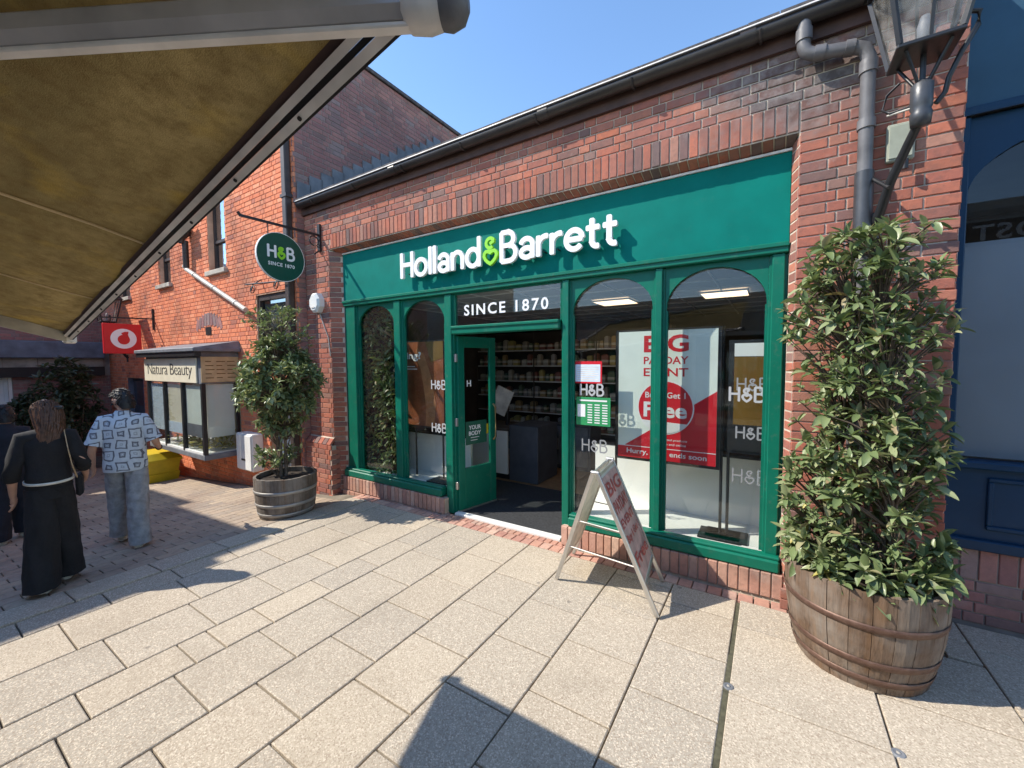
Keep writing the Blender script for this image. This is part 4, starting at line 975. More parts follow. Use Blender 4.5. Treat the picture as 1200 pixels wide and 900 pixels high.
for x0, x1 in ((1.0, 1.125), (2.55, 2.67), (4.1, 4.22)):
    box('frame_post', M['blue'], bs, x0, x1, Y2-.01, Y2+.09, 1.185, 3.56, .008)
    if x1 < 4.2:
        xa, xb = x1, x1+1.43; cx, rx = (xa+xb)/2, (xb-xa)/2; zs, rz = 3.02, .43
        pts = [(cx+rx*math.cos(R(a)), zs+rz*math.sin(R(a))) for a in range(180, -1, -9)]; b = MB()
        for (a0, q0), (a1, q1) in zip(pts[:-1], pts[1:]):
            v = [(a0, Y2+.02, q0), (a1, Y2+.02, q1), (a1, Y2+.02, 3.558), (a0, Y2+.02, 3.558)]; v += [(p[0], Y2+.05, p[2]) for p in v]
            b.add(v, [(0, 1, 2, 3), (4, 7, 6, 5), (0, 4, 5, 1)])
        wn = b.build('window', M['blue'], bs); box('pane', M['glassdark'], wn, xa+.001, xb-.001, Y2+.055, Y2+.061, 1.20, 3.557)
        box('blind', M['blindg'], wn, xa+.004, xb-.004, Y2+.075, Y2+.085, 1.20, 2.72)
box('sill', M['blue'], bs, 1.0, 6.0, Y2-.045, Y2+.10, 1.13, 1.184, .010); box('panel', M['blue'], bs, 1.0, 6.0, Y2+.01, Y2+.06, .60, 1.129); box('base_rail', M['blue'], bs, 1.0, 6.0, Y2-.03, Y2+.07, .55, .625, .008)
for x0 in (1.30, 2.0, 2.75):
    b = MB()
    for (a, c, d, e) in ((x0, x0+.55, .70, .73), (x0, x0+.55, 1.04, 1.07), (x0, x0+.03, .731, 1.039), (x0+.52, x0+.55, .731, 1.039)): b.box(a, c, Y2-.008, Y2+.012, d, e, .006)
    b.build('panel_moulding', M['blue'], bs)
b = MB(); b.box(1.0, 6.0, 7.0, 7.1, 0, 3.6); b.box(1.0, 6.0, Y2+.1, 7.0, 3.55, 3.59); b.box(1.0, 6.0, Y2+.1, 7.0, -.03, 0.0); b.build('inner_wall', M['darkwall'], bs)

# ================================================================== A-BOARD
ab = thing('pavement_sign', 'folding A-board with faded red print standing before the shop window', 'sign', (-1.12, 3.3, 0))
rn, rf = Vector((-1.14, 3.0, 1.03)), Vector((-1.19, 3.50, 1.03)); Ln, Lf, Rn, Rf = Vector((-1.52, 3.13, .0)), Vector((-1.58, 3.63, .0)), Vector((-.68, 3.03, .0)), Vector((-.76, 3.57, .0))
def leg(name, a, b_, w_=.034, parent=ab): q = MB(); q.beam(a, b_, w_, .022, (0, 1, 0), .004); return q.build(name, M['alu'], parent)
off = Vector((.016, 0, 0))
for s_, n0, f0, nm in ((-1, Ln, Lf, 'back_panel'), (1, Rn, Rf, 'front_panel')):
    o_ = off*s_
    for (a, c) in ((rn, n0), (rf, f0)): leg('leg', a+o_, c+o_+Vector((0, 0, .012)))
    t0, t1 = .02, .80
    A_, B_, C_, D_ = [p+o_ for p in (rn.lerp(n0, t0), rf.lerp(f0, t0), rf.lerp(f0, t1), rn.lerp(n0, t1))]
    nrm = (B_-A_).cross(D_-A_).normalized()*(.004)
    if nrm.x*s_ < 0: nrm = -nrm
    q = MB(); q.loft([[A_-nrm, B_-nrm, C_-nrm, D_-nrm], [A_+nrm, B_+nrm, C_+nrm, D_+nrm]], True, False); pan = q.build(nm, M['alugrey'] if s_ < 0 else M['poster'], ab)
    for (a, c) in ((A_, B_), (D_, C_)): leg('rail', a, c, .03)
    if s_ > 0:
        ux, uz = (B_-A_).normalized(), (A_-D_).normalized(); hgt = (A_-D_).length; wid = (B_-A_).length
        red_ = M['redfade'] = plain('sun faded red print', (.52, .13, .11), .6, 0, .35, 14, .1)
        q = MB(); q.loft([[A_.lerp(D_, .04)+nrm*1.5+ux*.02, B_.lerp(C_, .04)+nrm*1.5-ux*.02, C_+nrm*1.5-ux*.02+uz*.03, D_+nrm*1.5+ux*.02+uz*.03][::1], [A_.lerp(D_, .04)+nrm*1.9+ux*.02, B_.lerp(C_, .04)+nrm*1.9-ux*.02, C_+nrm*1.9-ux*.02+uz*.03, D_+nrm*1.9+ux*.02+uz*.03]], True, False)
        q.build('print_sheet', plain('faded pink print', (.64, .46, .41), .6, 0, .3, 9, .1), pan)
        cen = lambda k: A_.lerp(D_, k)+(B_-A_)*.5+nrm*2.3
        for k, s2, h_ in ((.16, 'SALE', .11), (.33, 'BIG', .10), (.48, 'PAYDAY', .07), (.62, 'EVENT', .08), (.80, 'SALE', .10)):
            text('print_lettering', {'SALE': 'BIG', 'BIG': 'PAYDAY', 'PAYDAY': 'EVENT', 'EVENT': 'Buy 1 Get 1'}.get(s2, s2) if k < .7 else 'Free', red_, pan, mat4((ux, uz, ux.cross(uz)), cen(k)), wid*.8, h_, .015, .001)
for k in (.42, .66):
    q = MB(); q.tube([rn.lerp(Ln, k), rn.lerp(Rn, k)], .005, 6); q.build('cross_stay', M['alugrey'], ab)
    q = MB(); q.tube([rf.lerp(Lf, k), rf.lerp(Rf, k)], .005, 6); q.build('cross_stay', M['alugrey'], ab)
for p in (rn, rf): q = MB(); q.tube([p+Vector((-.03, 0, 0)), p+Vector((.03, 0, 0))], .017, 8); q.build('hinge', M['alu'], ab)

# ================================================================== TUBS AND PLANTS
def barrel(label, loc, prof, ns, ms, mh, hoops, group='half barrel planting tubs'):
    t = thing('barrel_tub', label, 'planter', loc, 0, group); c = Vector(loc); zs = [p[1] for p in prof]
    rad = lambda z: float(np.interp(z, zs, [p[0] for p in prof])); H_ = zs[-1]
    for i in range(ns):
        a0, a1 = 2*PI*i/ns+.0035, 2*PI*(i+1)/ns-.0035; dr = random.uniform(-.003, .003); zt = random.uniform(-.006, .004); b = MB(); rings = []
        for z in np.linspace(0, H_, 5):
            r = rad(z)+dr; zz = z+(zt if z == H_ else 0)
            rings.append([(c.x+q*math.cos(a), c.y+q*math.sin(a), c.z+zz) for q, a in ((r, a0), (r+.002, (a0+a1)/2), (r, a1), (r-.028, a1), (r-.028, a0))])
        b.loft(rings, True, False); b.build('stave', ms, t)
    for z0, z1 in hoops:
        b = MB(); seg = 48; rings = []
        for k in range(seg): pass
        b.lathe([(rad(z0)+.004, z0), (rad(z0)+.0065, z0), (rad((z0+z1)/2)+.007, (z0+z1)/2), (rad(z1)+.0065, z1), (rad(z1)+.004, z1)], c, seg); b.build('hoop', mh, t)
    b = MB(); n = 20; zz = H_-.06
    vs = [(c.x, c.y, c.z+zz+.02)]+[(c.x+(rad(zz)-.03)*math.cos(2*PI*k/n)*f, c.y+(rad(zz)-.03)*math.sin(2*PI*k/n)*f, c.z+zz+random.uniform(-.012, .015)) for f in (.5, 1.0) for k in range(n)]
    b.add(vs, [(0, 1+k, 1+(k+1) % n) for k in range(n)]+[(1+k, 1+n+k, 1+n+(k+1) % n, 1+(k+1) % n) for k in range(n)], True); b.build('soil', M['soil'], t)
    return t
barrel('large brown half barrel with rusty hoops at the foot of the right brick pier', (.51, 3.31, 0), [(.325, 0), (.355, .12), (.385, .30), (.398, .45), (.402, .60)], 24, M['stave'], M['hoop'], ((.055, .095), (.165, .205), (.385, .425)))
barrel('weathered grey half barrel tub below the hanging sign', (-5.27, 2.83, gh(-5.27)), [(.305, 0), (.335, .12), (.352, .28), (.36, .40), (.36, .52)], 22, M['stavegrey'], M['hoopgrey'], ((.05, .09), (.17, .21), (.33, .37)))
def rosette(lv, p, d, n, size, boost=0.0, spread=.9):
    d = Vector(d).normalized(); a0 = random.uniform(0, 6.28); x = d.orthogonal().normalized(); y = d.cross(x)
    for k in range(n):
        a = a0+k*2.4; s = random.uniform(.75, 1.2)*size; o = (x*math.cos(a)+y*math.sin(a))
        q = Vector(p)-d*random.uniform(0, .06); dd = o*spread+d*random.uniform(.15, .9)+Vector((0, 0, random.uniform(-.15, .35)))
        lv.append((leaf_matrix(q, dd, s, random.uniform(-.5, .5)), random.randrange(4), boost))
def shrub_right():
    t = thing('laurel_bush', 'tall leafy evergreen bush in the large brown barrel, covering the right pier', 'bush', (.51, 3.31, .54)); lv = []; tips = []
    prof = lambda z: float(np.interp(z, [.55, .75, 1.1, 1.5, 1.9, 2.3, 2.6, 2.75], [.40, .44, .40, .40, .42, .42, .34, .1]))
    for i in range(700):
        z = random.uniform(.60, 2.68); r = prof(z); a = random.uniform(-PI, PI); k = random.random()**.45
        x = .49+r*.98*k*math.cos(a)+.03*math.sin(z*5); y = 3.28+.30*k*math.sin(a)
        if y > 3.60: y = 3.60-random.uniform(0, .1)
        if x > .70 and 1.45 < z < 2.3 and random.random() < .45: continue
        if x > .62 and z > 2.30 and random.random() < .5: continue
        if x < .27 and 1.5 < z < 2.0 and random.random() < .6: continue
        if x > .60 and .95 < z < 1.3 and random.random() < .3: continue
        p = Vector((x, y, z)); d = Vector((x-.50, (y-3.30)*1.3-.12, random.uniform(.1, .5))); tips.append((p, d)); rosette(lv, p, d, random.randint(6, 9), random.choice((.05, .065, .075, .085, .10)), .3 if y < 3.3 else 0)
    for i in range(44):      # skirt hanging over the rim
        a = random.uniform(PI*.85, PI*2.1); p = Vector((.51+.36*math.cos(a), 3.31+.36*math.sin(a), random.uniform(.56, .72))); rosette(lv, p, (math.cos(a), math.sin(a), .1), 7, .11, .4)
    for i in range(9):      # stray shoots to the right
        p = Vector((random.uniform(.82, .96), random.uniform(3.2, 3.5), random.choice((random.uniform(1.25, 1.6), random.uniform(.65, 1.0))))); tips.append((p, Vector((1, 0, .2)))); rosette(lv, p, (1, -.1, random.uniform(-.2, .4)), 5, .10, .2)
    b = MB()
    stems = [((.51+random.uniform(-.15, .15), 3.31+random.uniform(-.12, .12)), random.uniform(1.6, 2.6)) for _ in range(7)]; sp = []
    for (x, y), h in stems:
        pts = [Vector((x+.04*math.sin(z*3+x*9), y+.03*math.cos(z*4+x*5), z)) for z in np.linspace(.5, h, 8)]; sp += pts
        b.tube(pts, [.016-.0014*i for i in range(8)], 6)
    b.build('stem', M['bark'], t)
    b = MB()
    for p, d in tips:
        c = min(sp, key=lambda s: (s-p+Vector((0, 0, .25))).length); b.tube([c, c.lerp(p, .6)+Vector((0, 0, .02)), p], [.006, .005, .003], 5, False)
    b.build('twigs', M['bark'], t, kind='stuff')
    foliage(t, lv, (M['leaf'], M['leaf_i']), 300); return t
shrub_right()
def tree_left():
    cx, cy = -5.33, 2.83
    t = thing('small_tree', 'small bushy evergreen tree growing in the grey barrel tub', 'tree', (cx, cy, .42)); lv = []; tips = []
    for i in range(720):
        while True:
            v = Vector((random.uniform(-1, 1), random.uniform(-1, 1), random.uniform(-1, 1)))
            if .35 < v.length < 1: break
        z = 1.66+v.z*.62; k = .60*(1.0 if v.z < .2 else 1.0-.45*(v.z-.2))
        p = Vector((cx+v.x*k*(1+.22*math.sin(v.z*9+v.y*3)), cy+v.y*k*.85, z))
        if math.sin(p.x*11+p.z*7)+math.sin(p.z*13-p.y*9) > .95: continue
        tips.append((p, v)); rosette(lv, p, v+Vector((0, 0, .3)), random.randint(7, 10), random.uniform(.065, .10))
    for i in range(120):
        p = Vector((cx+random.uniform(-.34, .36), cy+random.uniform(-.25, .25), random.uniform(2.15, 2.62))); p.x += .1*math.sin(p.z*4)
        tips.append((p, Vector((0, 0, 1)))); rosette(lv, p, (random.gauss(0, .4), random.gauss(0, .4), 1), 6, .06)
    for i in range(44):
        p = Vector((cx-.05+random.uniform(-.22, .24), cy+random.uniform(-.2, .2), random.uniform(.58, .80))); tips.append((p, Vector((0, 0, 1)))); rosette(lv, p, (random.gauss(0, .6), random.gauss(0, .6), 1), 6, .085)
    for i in range(36):
        p = Vector((cx+random.uniform(-.3, .3), cy+random.uniform(-.2, .2), random.uniform(.98, 1.15))); tips.append((p, Vector((0, 0, -1)))); rosette(lv, p, (random.gauss(0, .6), random.gauss(0, .6), -.3), 6, .075)
    sp = []; b = MB()
    for k in range(3):
        pts = [Vector((cx+(k-1)*.05+.025*math.sin(z*4+k), cy+.03*math.cos(z*3+k*2), z)) for z in np.linspace(.36, 2.2-.2*k, 9)]; sp += pts; b.tube(pts, [.024-.002*i for i in range(9)], 7)
    b.build('trunk', M['bark'], t); b = MB()
    for p, d in tips:
        c = min(sp, key=lambda s: (s-p+Vector((0, 0, .2))).length); b.tube([c, c.lerp(p, .6), p], [.006, .004, .002], 5, False)
    b.build('twigs', M['bark'], t, kind='stuff')
    foliage(t, lv, (M['leafd'], M['leafd_i']), 200, 'crown'); return t
tree_left()

# ================================================================== TALL BRICK BUILDING
YT = 3.58; KX = 3.58/3.45
tb = thing('brick_building', 'tall orange brick building with narrow sash windows beyond the green shop', 'building', (-9.5, YT, gh(-9.5)))
TOP = 7.04; XC = -6.15      # top and east corner
HOLES = [(h[0]*KX, h[1]*KX, 1.9+(h[2]-1.9)*KX, 1.9+(h[3]-1.9)*KX) if i != 3 else h for i, h in enumerate([(-8.76, -8.10, 3.58, 4.98), (-11.16, -10.52, 3.58, 4.98), (-13.86, -12.98, 3.52, 4.95), (-10.62, -8.10, .22, 2.10), (-13.56, -12.42, -1, 1.56), (-7.12, -6.18, 1.95, 3.0), (-6.86, -6.18, -1, 1.50)])]
b = MB()
xs = sorted({-15.4, XC-.005} | {h[0] for h in HOLES} | {h[1] for h in HOLES}); zs_ = sorted({-.7, TOP} | {h[2] for h in HOLES if h[2] > -.7} | {h[3] for h in HOLES})
for xa, xb in zip(xs[:-1], xs[1:]):
    for za, zb in zip(zs_[:-1], zs_[1:]):
        mx_, mz_ = (xa+xb)/2, (za+zb)/2
        if not any(h[0] < mx_ < h[1] and h[2] < mz_ < h[3] for h in HOLES): b.add([(xa, YT+.008, za), (xb, YT+.008, za), (xb, YT+.008, zb), (xa, YT+.008, zb)], [(0, 1, 2, 3)])
for h in HOLES:
    x0, x1, z0, z1 = h; z0 = max(z0, -.7)
    for q in ([(x0, z0), (x0, z1)], [(x1, z1), (x1, z0)], [(x0, z1), (x1, z1)], [(x1, z0), (x0, z0)]):
        (a, c), (d, e) = q; b.add([(a, YT+.006, c), (d, YT+.006, e), (d, YT+.24, e), (a, YT+.24, c)], [(0, 1, 2, 3)])
b.build('wall', M['mortar_orange'], tb)
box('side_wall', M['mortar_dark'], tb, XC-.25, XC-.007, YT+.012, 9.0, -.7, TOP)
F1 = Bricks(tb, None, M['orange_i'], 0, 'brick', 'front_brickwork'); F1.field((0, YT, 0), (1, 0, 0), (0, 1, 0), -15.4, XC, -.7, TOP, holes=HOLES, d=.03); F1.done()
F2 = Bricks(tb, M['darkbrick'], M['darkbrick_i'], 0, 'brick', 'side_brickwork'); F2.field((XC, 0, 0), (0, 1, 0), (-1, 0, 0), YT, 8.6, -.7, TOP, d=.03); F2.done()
# blackened brick arch over the display bay and a small grille
F3 = Bricks(tb, None, M['darkbrick_i'], 0, 'brick', 'sooty_arch')
for k in range(9): F3.put(Matrix.Translation((-9.7+k*.122, YT-.006, 2.66+.10*math.sin(PI*k/8))) @ Matrix.Rotation((k-4)*-.10, 4, 'Y'), .105, .24, .03)
F3.done()
box('vent_grille', M['black'], tb, -9.33, -9.11, YT-.012, YT-.001, 2.46, 2.60)
b = MB(); b.box(XC-.37, XC+.045, YT-.05, 9.0, TOP+.001, TOP+.07, .01); b.box(-15.4, XC-.37, YT-.05, YT+.4, TOP+.002, TOP+.07, .01); b.build('coping', M['tile'], tb)
def sash(x0, x1, z0, z1, meet):
    y = YT+.10; b = MB(); f = .05
    b.box(x0, x0+f, y, y+.06, z0, z1); b.box(x1-f, x1, y, y+.06, z0, z1); b.box(x0+f, x1-f, y, y+.06, z1-f, z1); b.box(x0+f, x1-f, y, y+.06, z0, z0+f); b.box(x0+f, x1-f, y-.01, y+.05, meet-.025, meet+.025)
    wn = b.build('window', M['pipedark'], tb); box('pane', M['glasssky'], wn, x0+f, x1-f, y+.03, y+.036, z0+f, meet-.026); box('pane', M['glasssky'], wn, x0+f, x1-f, y+.02, y+.026, meet+.026, z1-f)
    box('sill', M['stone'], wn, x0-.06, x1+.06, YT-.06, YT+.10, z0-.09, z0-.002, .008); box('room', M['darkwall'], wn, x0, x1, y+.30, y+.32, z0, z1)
for h, mt in zip(HOLES[:3], (4.2, 4.2, 4.15)): sash(h[0], h[1], h[2], h[3], mt)
# ground floor window, door and pipes
y = YT+.08; x0, x1, z0, z1 = HOLES[5]; b = MB()
b.box(x0, x0+.06, y-.05, y+.03, z0, z1); b.box(x1-.06, x1, y-.05, y+.03, z0, z1); b.box(x0+.061, x1-.061, y-.05, y+.03, z1-.09, z1); b.box(x0+.061, x1-.061, y-.05, y+.03, z0, z0+.05)
wn = b.build('window', M['pipedark'], tb); box('pane', M['glassdark'], wn, x0+.062, x1-.062, y, y+.006, z0+.051, z1-.091); box('blind', M['sage'], wn, x0+.07, x1-.07, y+.03, y+.04, z0+.06, z1-.14); box('white_jamb', M['white'], wn, x1+.001, x1+.05, YT-.02, YT+.03, z0, z1)
x0, x1, z0, z1 = HOLES[6]
dr = box('door', M['darkdoor'], tb, x0, x1, YT+.10, YT+.14, gh(x0), z1); box('door_panel', M['leadblue'], dr, x0+.08, x1-.08, YT+.088, YT+.101, .35, .95, .006); box('handle', M['alu'], dr, x0+.06, x0+.10, YT+.06, YT+.10, .62, .74)
x0, x1, z0, z1 = HOLES[4]
dr = box('door', M['darkdoor'], tb, x0+.02, x1-.02, YT+.10, YT+.14, gh(-13), z1); box('door_frame', M['leadblue'], dr, x0+.01, x0+.11, YT+.02, YT+.10, gh(-13), z1); box('door_frame', M['leadblue'], dr, x1-.11, x1-.01, YT+.02, YT+.10, gh(-13), z1)
for z0 in (.05, .85): box('door_pane', M['glassdark'], dr, x0+.2, x1-.2, YT+.088, YT+.101, z0, z0+.62, .006)
b = MB(); b.box(XC-.17, XC-.055, YT-.10, YT-.005, gh(-6.3), 6.9, .012); b.build('downpipe', M['pipedark'], tb)
for z in (.9, 2.0, 3.2, 4.4): box('pipe_clip', M['pipedark'], tb, XC-.195, XC-.03, YT-.11, YT-.002, z, z+.05)
b = MB(); b.lathe([(.05, -.18), (.06, -.10), (.15, 0), (.15, .14), (.13, .14), (.12, .02)], (-9.86, YT-.15, 4.45), 10); b.tube([(-9.62, YT-.12, 4.66), (-9.86, YT-.15, 4.58)], .05, 8); b.build('hopper', M['pipedark'], tb)
b = MB(); b.tube([(-9.86, YT-.09, 4.33), (-9.88, YT-.08, 3.81)], .055, 10); b.build('rain_pipe', M['pipedark'], tb)
SP0, SP1 = Vector((-9.86, YT-.08, 3.77)), Vector((-7.58, YT-.08, 2.81))
b = MB(); b.tube([SP0+Vector((-.10, 0, .08)), SP0, SP1], .043, 10); b.build('slanting_pipe', M['pipewhite'], tb)
for k in (.15, .5, .85): b = MB(); p = SP0.lerp(SP1, k); b.tube([p-Vector((.02, 0, -.008)), p+Vector((.02, 0, -.008))], .052, 10); b.build('pipe_collar', M['pipewhite'], tb)
sr = thing('scroll_rail', 'black wrought iron scroll rail on the orange wall above the small tree', 'bracket', (-6.5, YT, 3.1))
b = MB(); b.tube([(-7.42, YT-.14, 3.21), (-6.22, YT-.14, 3.14)], .012, 6); b.build('bar', M['black'], sr)
for x in (-7.2, -6.48):
    b = MB(); b.tube([(x, YT, 3.29), (x, YT-.13, 3.19), (x, YT-.16, 3.09)], .010, 6); b.tube([(x+.09*math.cos(R(a))*(1-a/900), YT-.14, 3.10+.07*math.sin(R(a))*(1-a/900)) for a in range(0, 420, 30)], .008, 6); b.build('scroll', M['black'], sr)
mt_ = thing('meter_box', 'white electricity meter box on the wall left of the grey barrel tub', 'meter box', (-7.33, YT, .1))
box('case', M['whitep'], mt_, -7.86, -7.32, YT-.19, YT-.001, .06, .70, .015); box('lid', M['white'], mt_, -7.835, -7.345, YT-.205, YT-.191, .085, .675, .006); box('latch', M['black'], mt_, -7.66, -7.54, YT-.212, YT-.206, .24, .27)
# display bay --------------------------------------------------------------
X0, X1, YB0 = -10.62, -8.10, 3.0
by = thing('display_bay', 'boxed-out shop display bay with black mullions under a cream name board', 'bay window', ((X0+X1)/2, YT, .25))
b = MB(); b.box(X0-.12, X1+.12, YB0-.14, YT-.002, 2.105, 2.17, .01); b.add([(X0-.10, YB0-.12, 2.171), (X1+.10, YB0-.12, 2.171), (X1+.06, YT-.004, 2.30), (X0-.06, YT-.004, 2.30), (X0-.10, YT-.004, 2.171), (X1+.10, YT-.004, 2.171)], [(0, 1, 2, 3), (0, 3, 4), (1, 5, 2)]); b.build('roof', M['lead'], by)
box('roof_fascia', M['black'], by, X0-.10, X1+.10, YB0-.115, YB0-.02, 2.03, 2.104)
box('base', M['lead'], by, X0, X1, YB0, YT+.2, .24, .335, .01); box('floor', M['display'], by, X0+.03, X1-.03, YB0+.04, YT+.2, .336, .36)
box('sign_backing', M['lead'], by, X0+.003, X1-.003, YB0+.003, YT+.2, 1.56, 2.10)
sb = box('name_board', M['cream'], by, X0-.01, X1-.13, YB0-.022, YB0+.001, 1.57, 2.0, .004)
text('lettering', 'Natura Beauty', M['groove'], sb, facing(((X0+X1)/2-.05, YB0-.0235, 1.77)), 2.05, .27, -.012, .002, .92)
sd = box('side_board', M['tan'], by, X1-.001, X1+.02, YB0+.0, YT-.005, 1.58, 2.02, .004)
for k in range(5):
    for q_ in range(3): box('print_line', M['brownp'], sd, X1+.0205, X1+.0215, YB0+.06+q_*.165, YB0+.06+q_*.165+(.12, .09, .135)[(k+q_) % 3], 1.65+k*.07, 1.664+k*.07)
for x in (X0+.03, -9.78, -8.95, X1-.035): box('mullion', M['black'], by, x-.03, x+.035, YB0+.002, YB0+.06, .336, 1.558)
box('mullion', M['black'], by, X1-.05, X1-.002, YT-.06, YT-.006, .336, 1.558); box('bottom_rail', M['white'], by, X0+.066, X1-.071, YB0+.004, YB0+.05, .336, .37)
for xa, xb in ((X0+.066, -9.811), (-9.744, -8.981), (-8.914, X1-.066)): box('pane', M['glass'], by, xa, xb, YB0+.025, YB0+.031, .371, 1.556)
box('pane', M['glass'], by, X1-.03, X1-.024, YB0+.061, YT-.061, .337, 1.556)
box('back_panel', M['display'], by, X0+.01, X1-.01, YT+.18, YT+.199, .361, 1.558)
box('display_sheet', M['paperblue'], by, X0+.08, -9.82, YB0+.045, YB0+.050, .62, 1.52); box('display_sheet', M['cream'], by, -9.70, -9.02, YB0+.045, YB0+.050, .75, 1.52); box('display_sheet', M['paperblue'], by, -9.72, -8.99, YB0+.038, YB0+.043, .62, .82); box('display_sheet', M['poster'], by, -8.88, -8.2, YB0+.045, YB0+.050, .80, 1.52); box('display_sheet', M['lead'], by, -8.88, -8.2, YB0+.038, YB0+.043, .62, .84)
lv = []
for _ in range(330):
    p = Vector((random.uniform(X0+.8, X1-.06), random.uniform(YB0+.06, YT), .38+abs(random.gauss(0, .13)))); lv.append((leaf_matrix(p, (random.gauss(0, 1), random.gauss(0, 1), random.uniform(0, 1)), .10, 0), random.randrange(4), 0))
box('display_sheet', M['poster'], by, X1-.048, X1-.043, YB0+.08, YT-.08, .62, 1.54)
fl = thing('flower_display', 'mass of yellow flowers on the floor of the display bay', 'flowers', (-9.0, 3.2, .36))
fm = leaf_mat('yellow petals', 'island', [(0, (.60, .45, .04)), (.5, (.70, .60, .18)), (.8, (.28, .34, .08)), (1, (.72, .66, .40))], .3)
foliage(fl, lv, (None, fm), 0, 'petals')
# red square sign -------------------------------------------------------------
rs = thing('projecting_sign', 'square red shop sign with a white ring and red droplet on a wall bracket', 'sign', (-12.0, YT, 2.45))
b = MB(); b.beam((-12, YT, 2.93), (-12, 2.66, 2.90), .03, .03); b.beam((-12, YT-.015, 3.16), (-12, YT-.015, 2.68), .05, .03, (0, 1, 0)); b.build('bracket', M['black'], rs)
box('panel', M['redsign'], rs, -12.045, -11.955, 2.71, 3.33, 2.13, 2.78, .008)
cyy, czz = 3.03, 2.455
def disc_x(name, mat, parent, x, pts): q = MB(); q.prism([(p[0], p[1]) for p in pts], -.004, 0); return inst(name, q.mesh(name, mat), parent, mat4(((0, 1, 0), (-1, 0, 0), (0, 0, 1)), (x, cyy, czz)))
disc_x('emblem', M['letter'], rs, -11.954, [(.215*math.cos(2*PI*k/36), .215*math.sin(2*PI*k/36)) for k in range(36)])
disc_x('emblem', M['redsign'], rs, -11.9495, [(.10*math.cos(R(a)), -.02+.105*math.sin(R(a))) for a in range(100, 400, 12)]+[(.07, .085), (.085, .155), (.02, .15), (-.04, .12)])
yb = thing('grit_bin', 'yellow plastic bin standing under the display bay', 'bin', (-10.75, 3.05, gh(-10.75)), 0)
b = MB(); zz = gh(-10.75); rec = lambda w_, d_, z: [(-10.75-w_, 3.08-d_, z), (-10.75+w_, 3.08-d_, z), (-10.75+w_, 3.08+d_, z), (-10.75-w_, 3.08+d_, z)]
b.loft([rec(.42, .26, zz), rec(.45, .29, zz+.2), rec(.43, .27, zz+.21), rec(.46, .30, zz+.44)], True, False); b.build('body', M['yellow'], yb)
b = MB(); b.loft([rec(.49, .33, zz+.441), rec(.49, .33, zz+.49), rec(.36, .24, zz+.60)], True, False); b.build('lid', M['yellow'], yb); box('latch', M['black'], yb, -10.83, -10.67, 2.745, 2.77, zz+.38, zz+.47)
lan2 = copy_tree(lant); lan2.location = (-13.3, 3.43, 2.05); lan2['label'] = 'black glazed lantern further down the lane, above the dark shrub'

# ================================================================== END OF THE LANE
XE = -15.4
eb = thing('end_building', 'dark brick building with a blue grey band closing the end of the lane', 'building', (XE, 0, gh(XE)))
b = MB(); b.box(XE-4, XE-.008, -7, .75, -.7, 1.62); b.box(XE-4, XE-.008, 1.85, 3.9, -.7, 1.62); b.box(XE-4, XE-.008, -7, 3.9, 1.62, 5.2); b.build('wall', M['mortar_dark'], eb)
F4 = Bricks(eb, None, M['darkbrick_i'], 0, 'brick', 'brickwork'); F4.field((XE, 0, 0), (0, 1, 0), (-1, 0, 0), -3.0, 3.59, 2.5, 5.2, d=.03); F4.field((XE, 0, 0), (0, 1, 0), (-1, 0, 0), 1.86, 3.59, -.6, 1.6, d=.03); F4.done()
box('lead_band', M['leadblue'], eb, XE, XE+.35, -5, 3.43, 2.06, 2.48, .02); box('stone_band', M['concrete'], eb, XE, XE+.10, -5, 3.43, 1.84, 2.058)
for k in range(9): box('stone_joint', M['mortar_dark'], eb, XE+.09, XE+.102, -1.6+k*.55, -1.58+k*.55, 1.84, 2.055)
box('beam', M['groove'], eb, XE, XE+.22, -5, 3.43, 1.60, 1.838)
gd = box('garage_door', M['whiteboards'], eb, XE-.20, XE-.15, .75, 1.85, gh(XE), 1.61)
for k in range(9): box('board', M['whiteboards'], gd, XE-.149, XE-.13, .76+k*.121, .872+k*.121, gh(XE)+.03, 1.60)
box('frame', M['white'], gd, XE-.12, XE-.02, 1.79, 1.845, gh(XE), 1.60); box('rail', M['white'], gd, XE-.128, XE-.11, .76, 1.78, .95, 1.02)
for i, (px_, py_, h_, rw, lab) in enumerate(((-13.6, 2.40, 2.15, .62, 'big dark blue green shrub at the end of the lane beside the white boarded door'), (-14.1, 1.98, 1.45, .42, 'lower dark shrub between the white boarded door and the big shrub'))):
    z0 = gh(px_); t = thing('dark_shrub', lab, 'shrub', (px_, py_, z0)); lv = []
    b = MB()
    for k in range(4): b.tube([(px_+(k-1.5)*.06, py_+.03*k, z0), (px_+(k-1.5)*.18, py_+(k-1.5)*.15, z0+h_*.7)], [.03, .012], 6)
    b.build('trunk', M['bark'], t)
    for _ in range(420 if i == 0 else 220):
        u = Vector((random.gauss(0, 1), random.gauss(0, 1), random.gauss(0, 1))).normalized()*random.random()**.4
        p = Vector((px_+u.x*rw, py_+u.y*rw, z0+.42+h_*.5+u.z*h_*.52))
        if p.y > 3.35: continue
        rosette(lv, p, u+Vector((0, 0, .3)), 5, .15)
    foliage(t, lv, (None, M['leafb_i']), 0, 'crown')

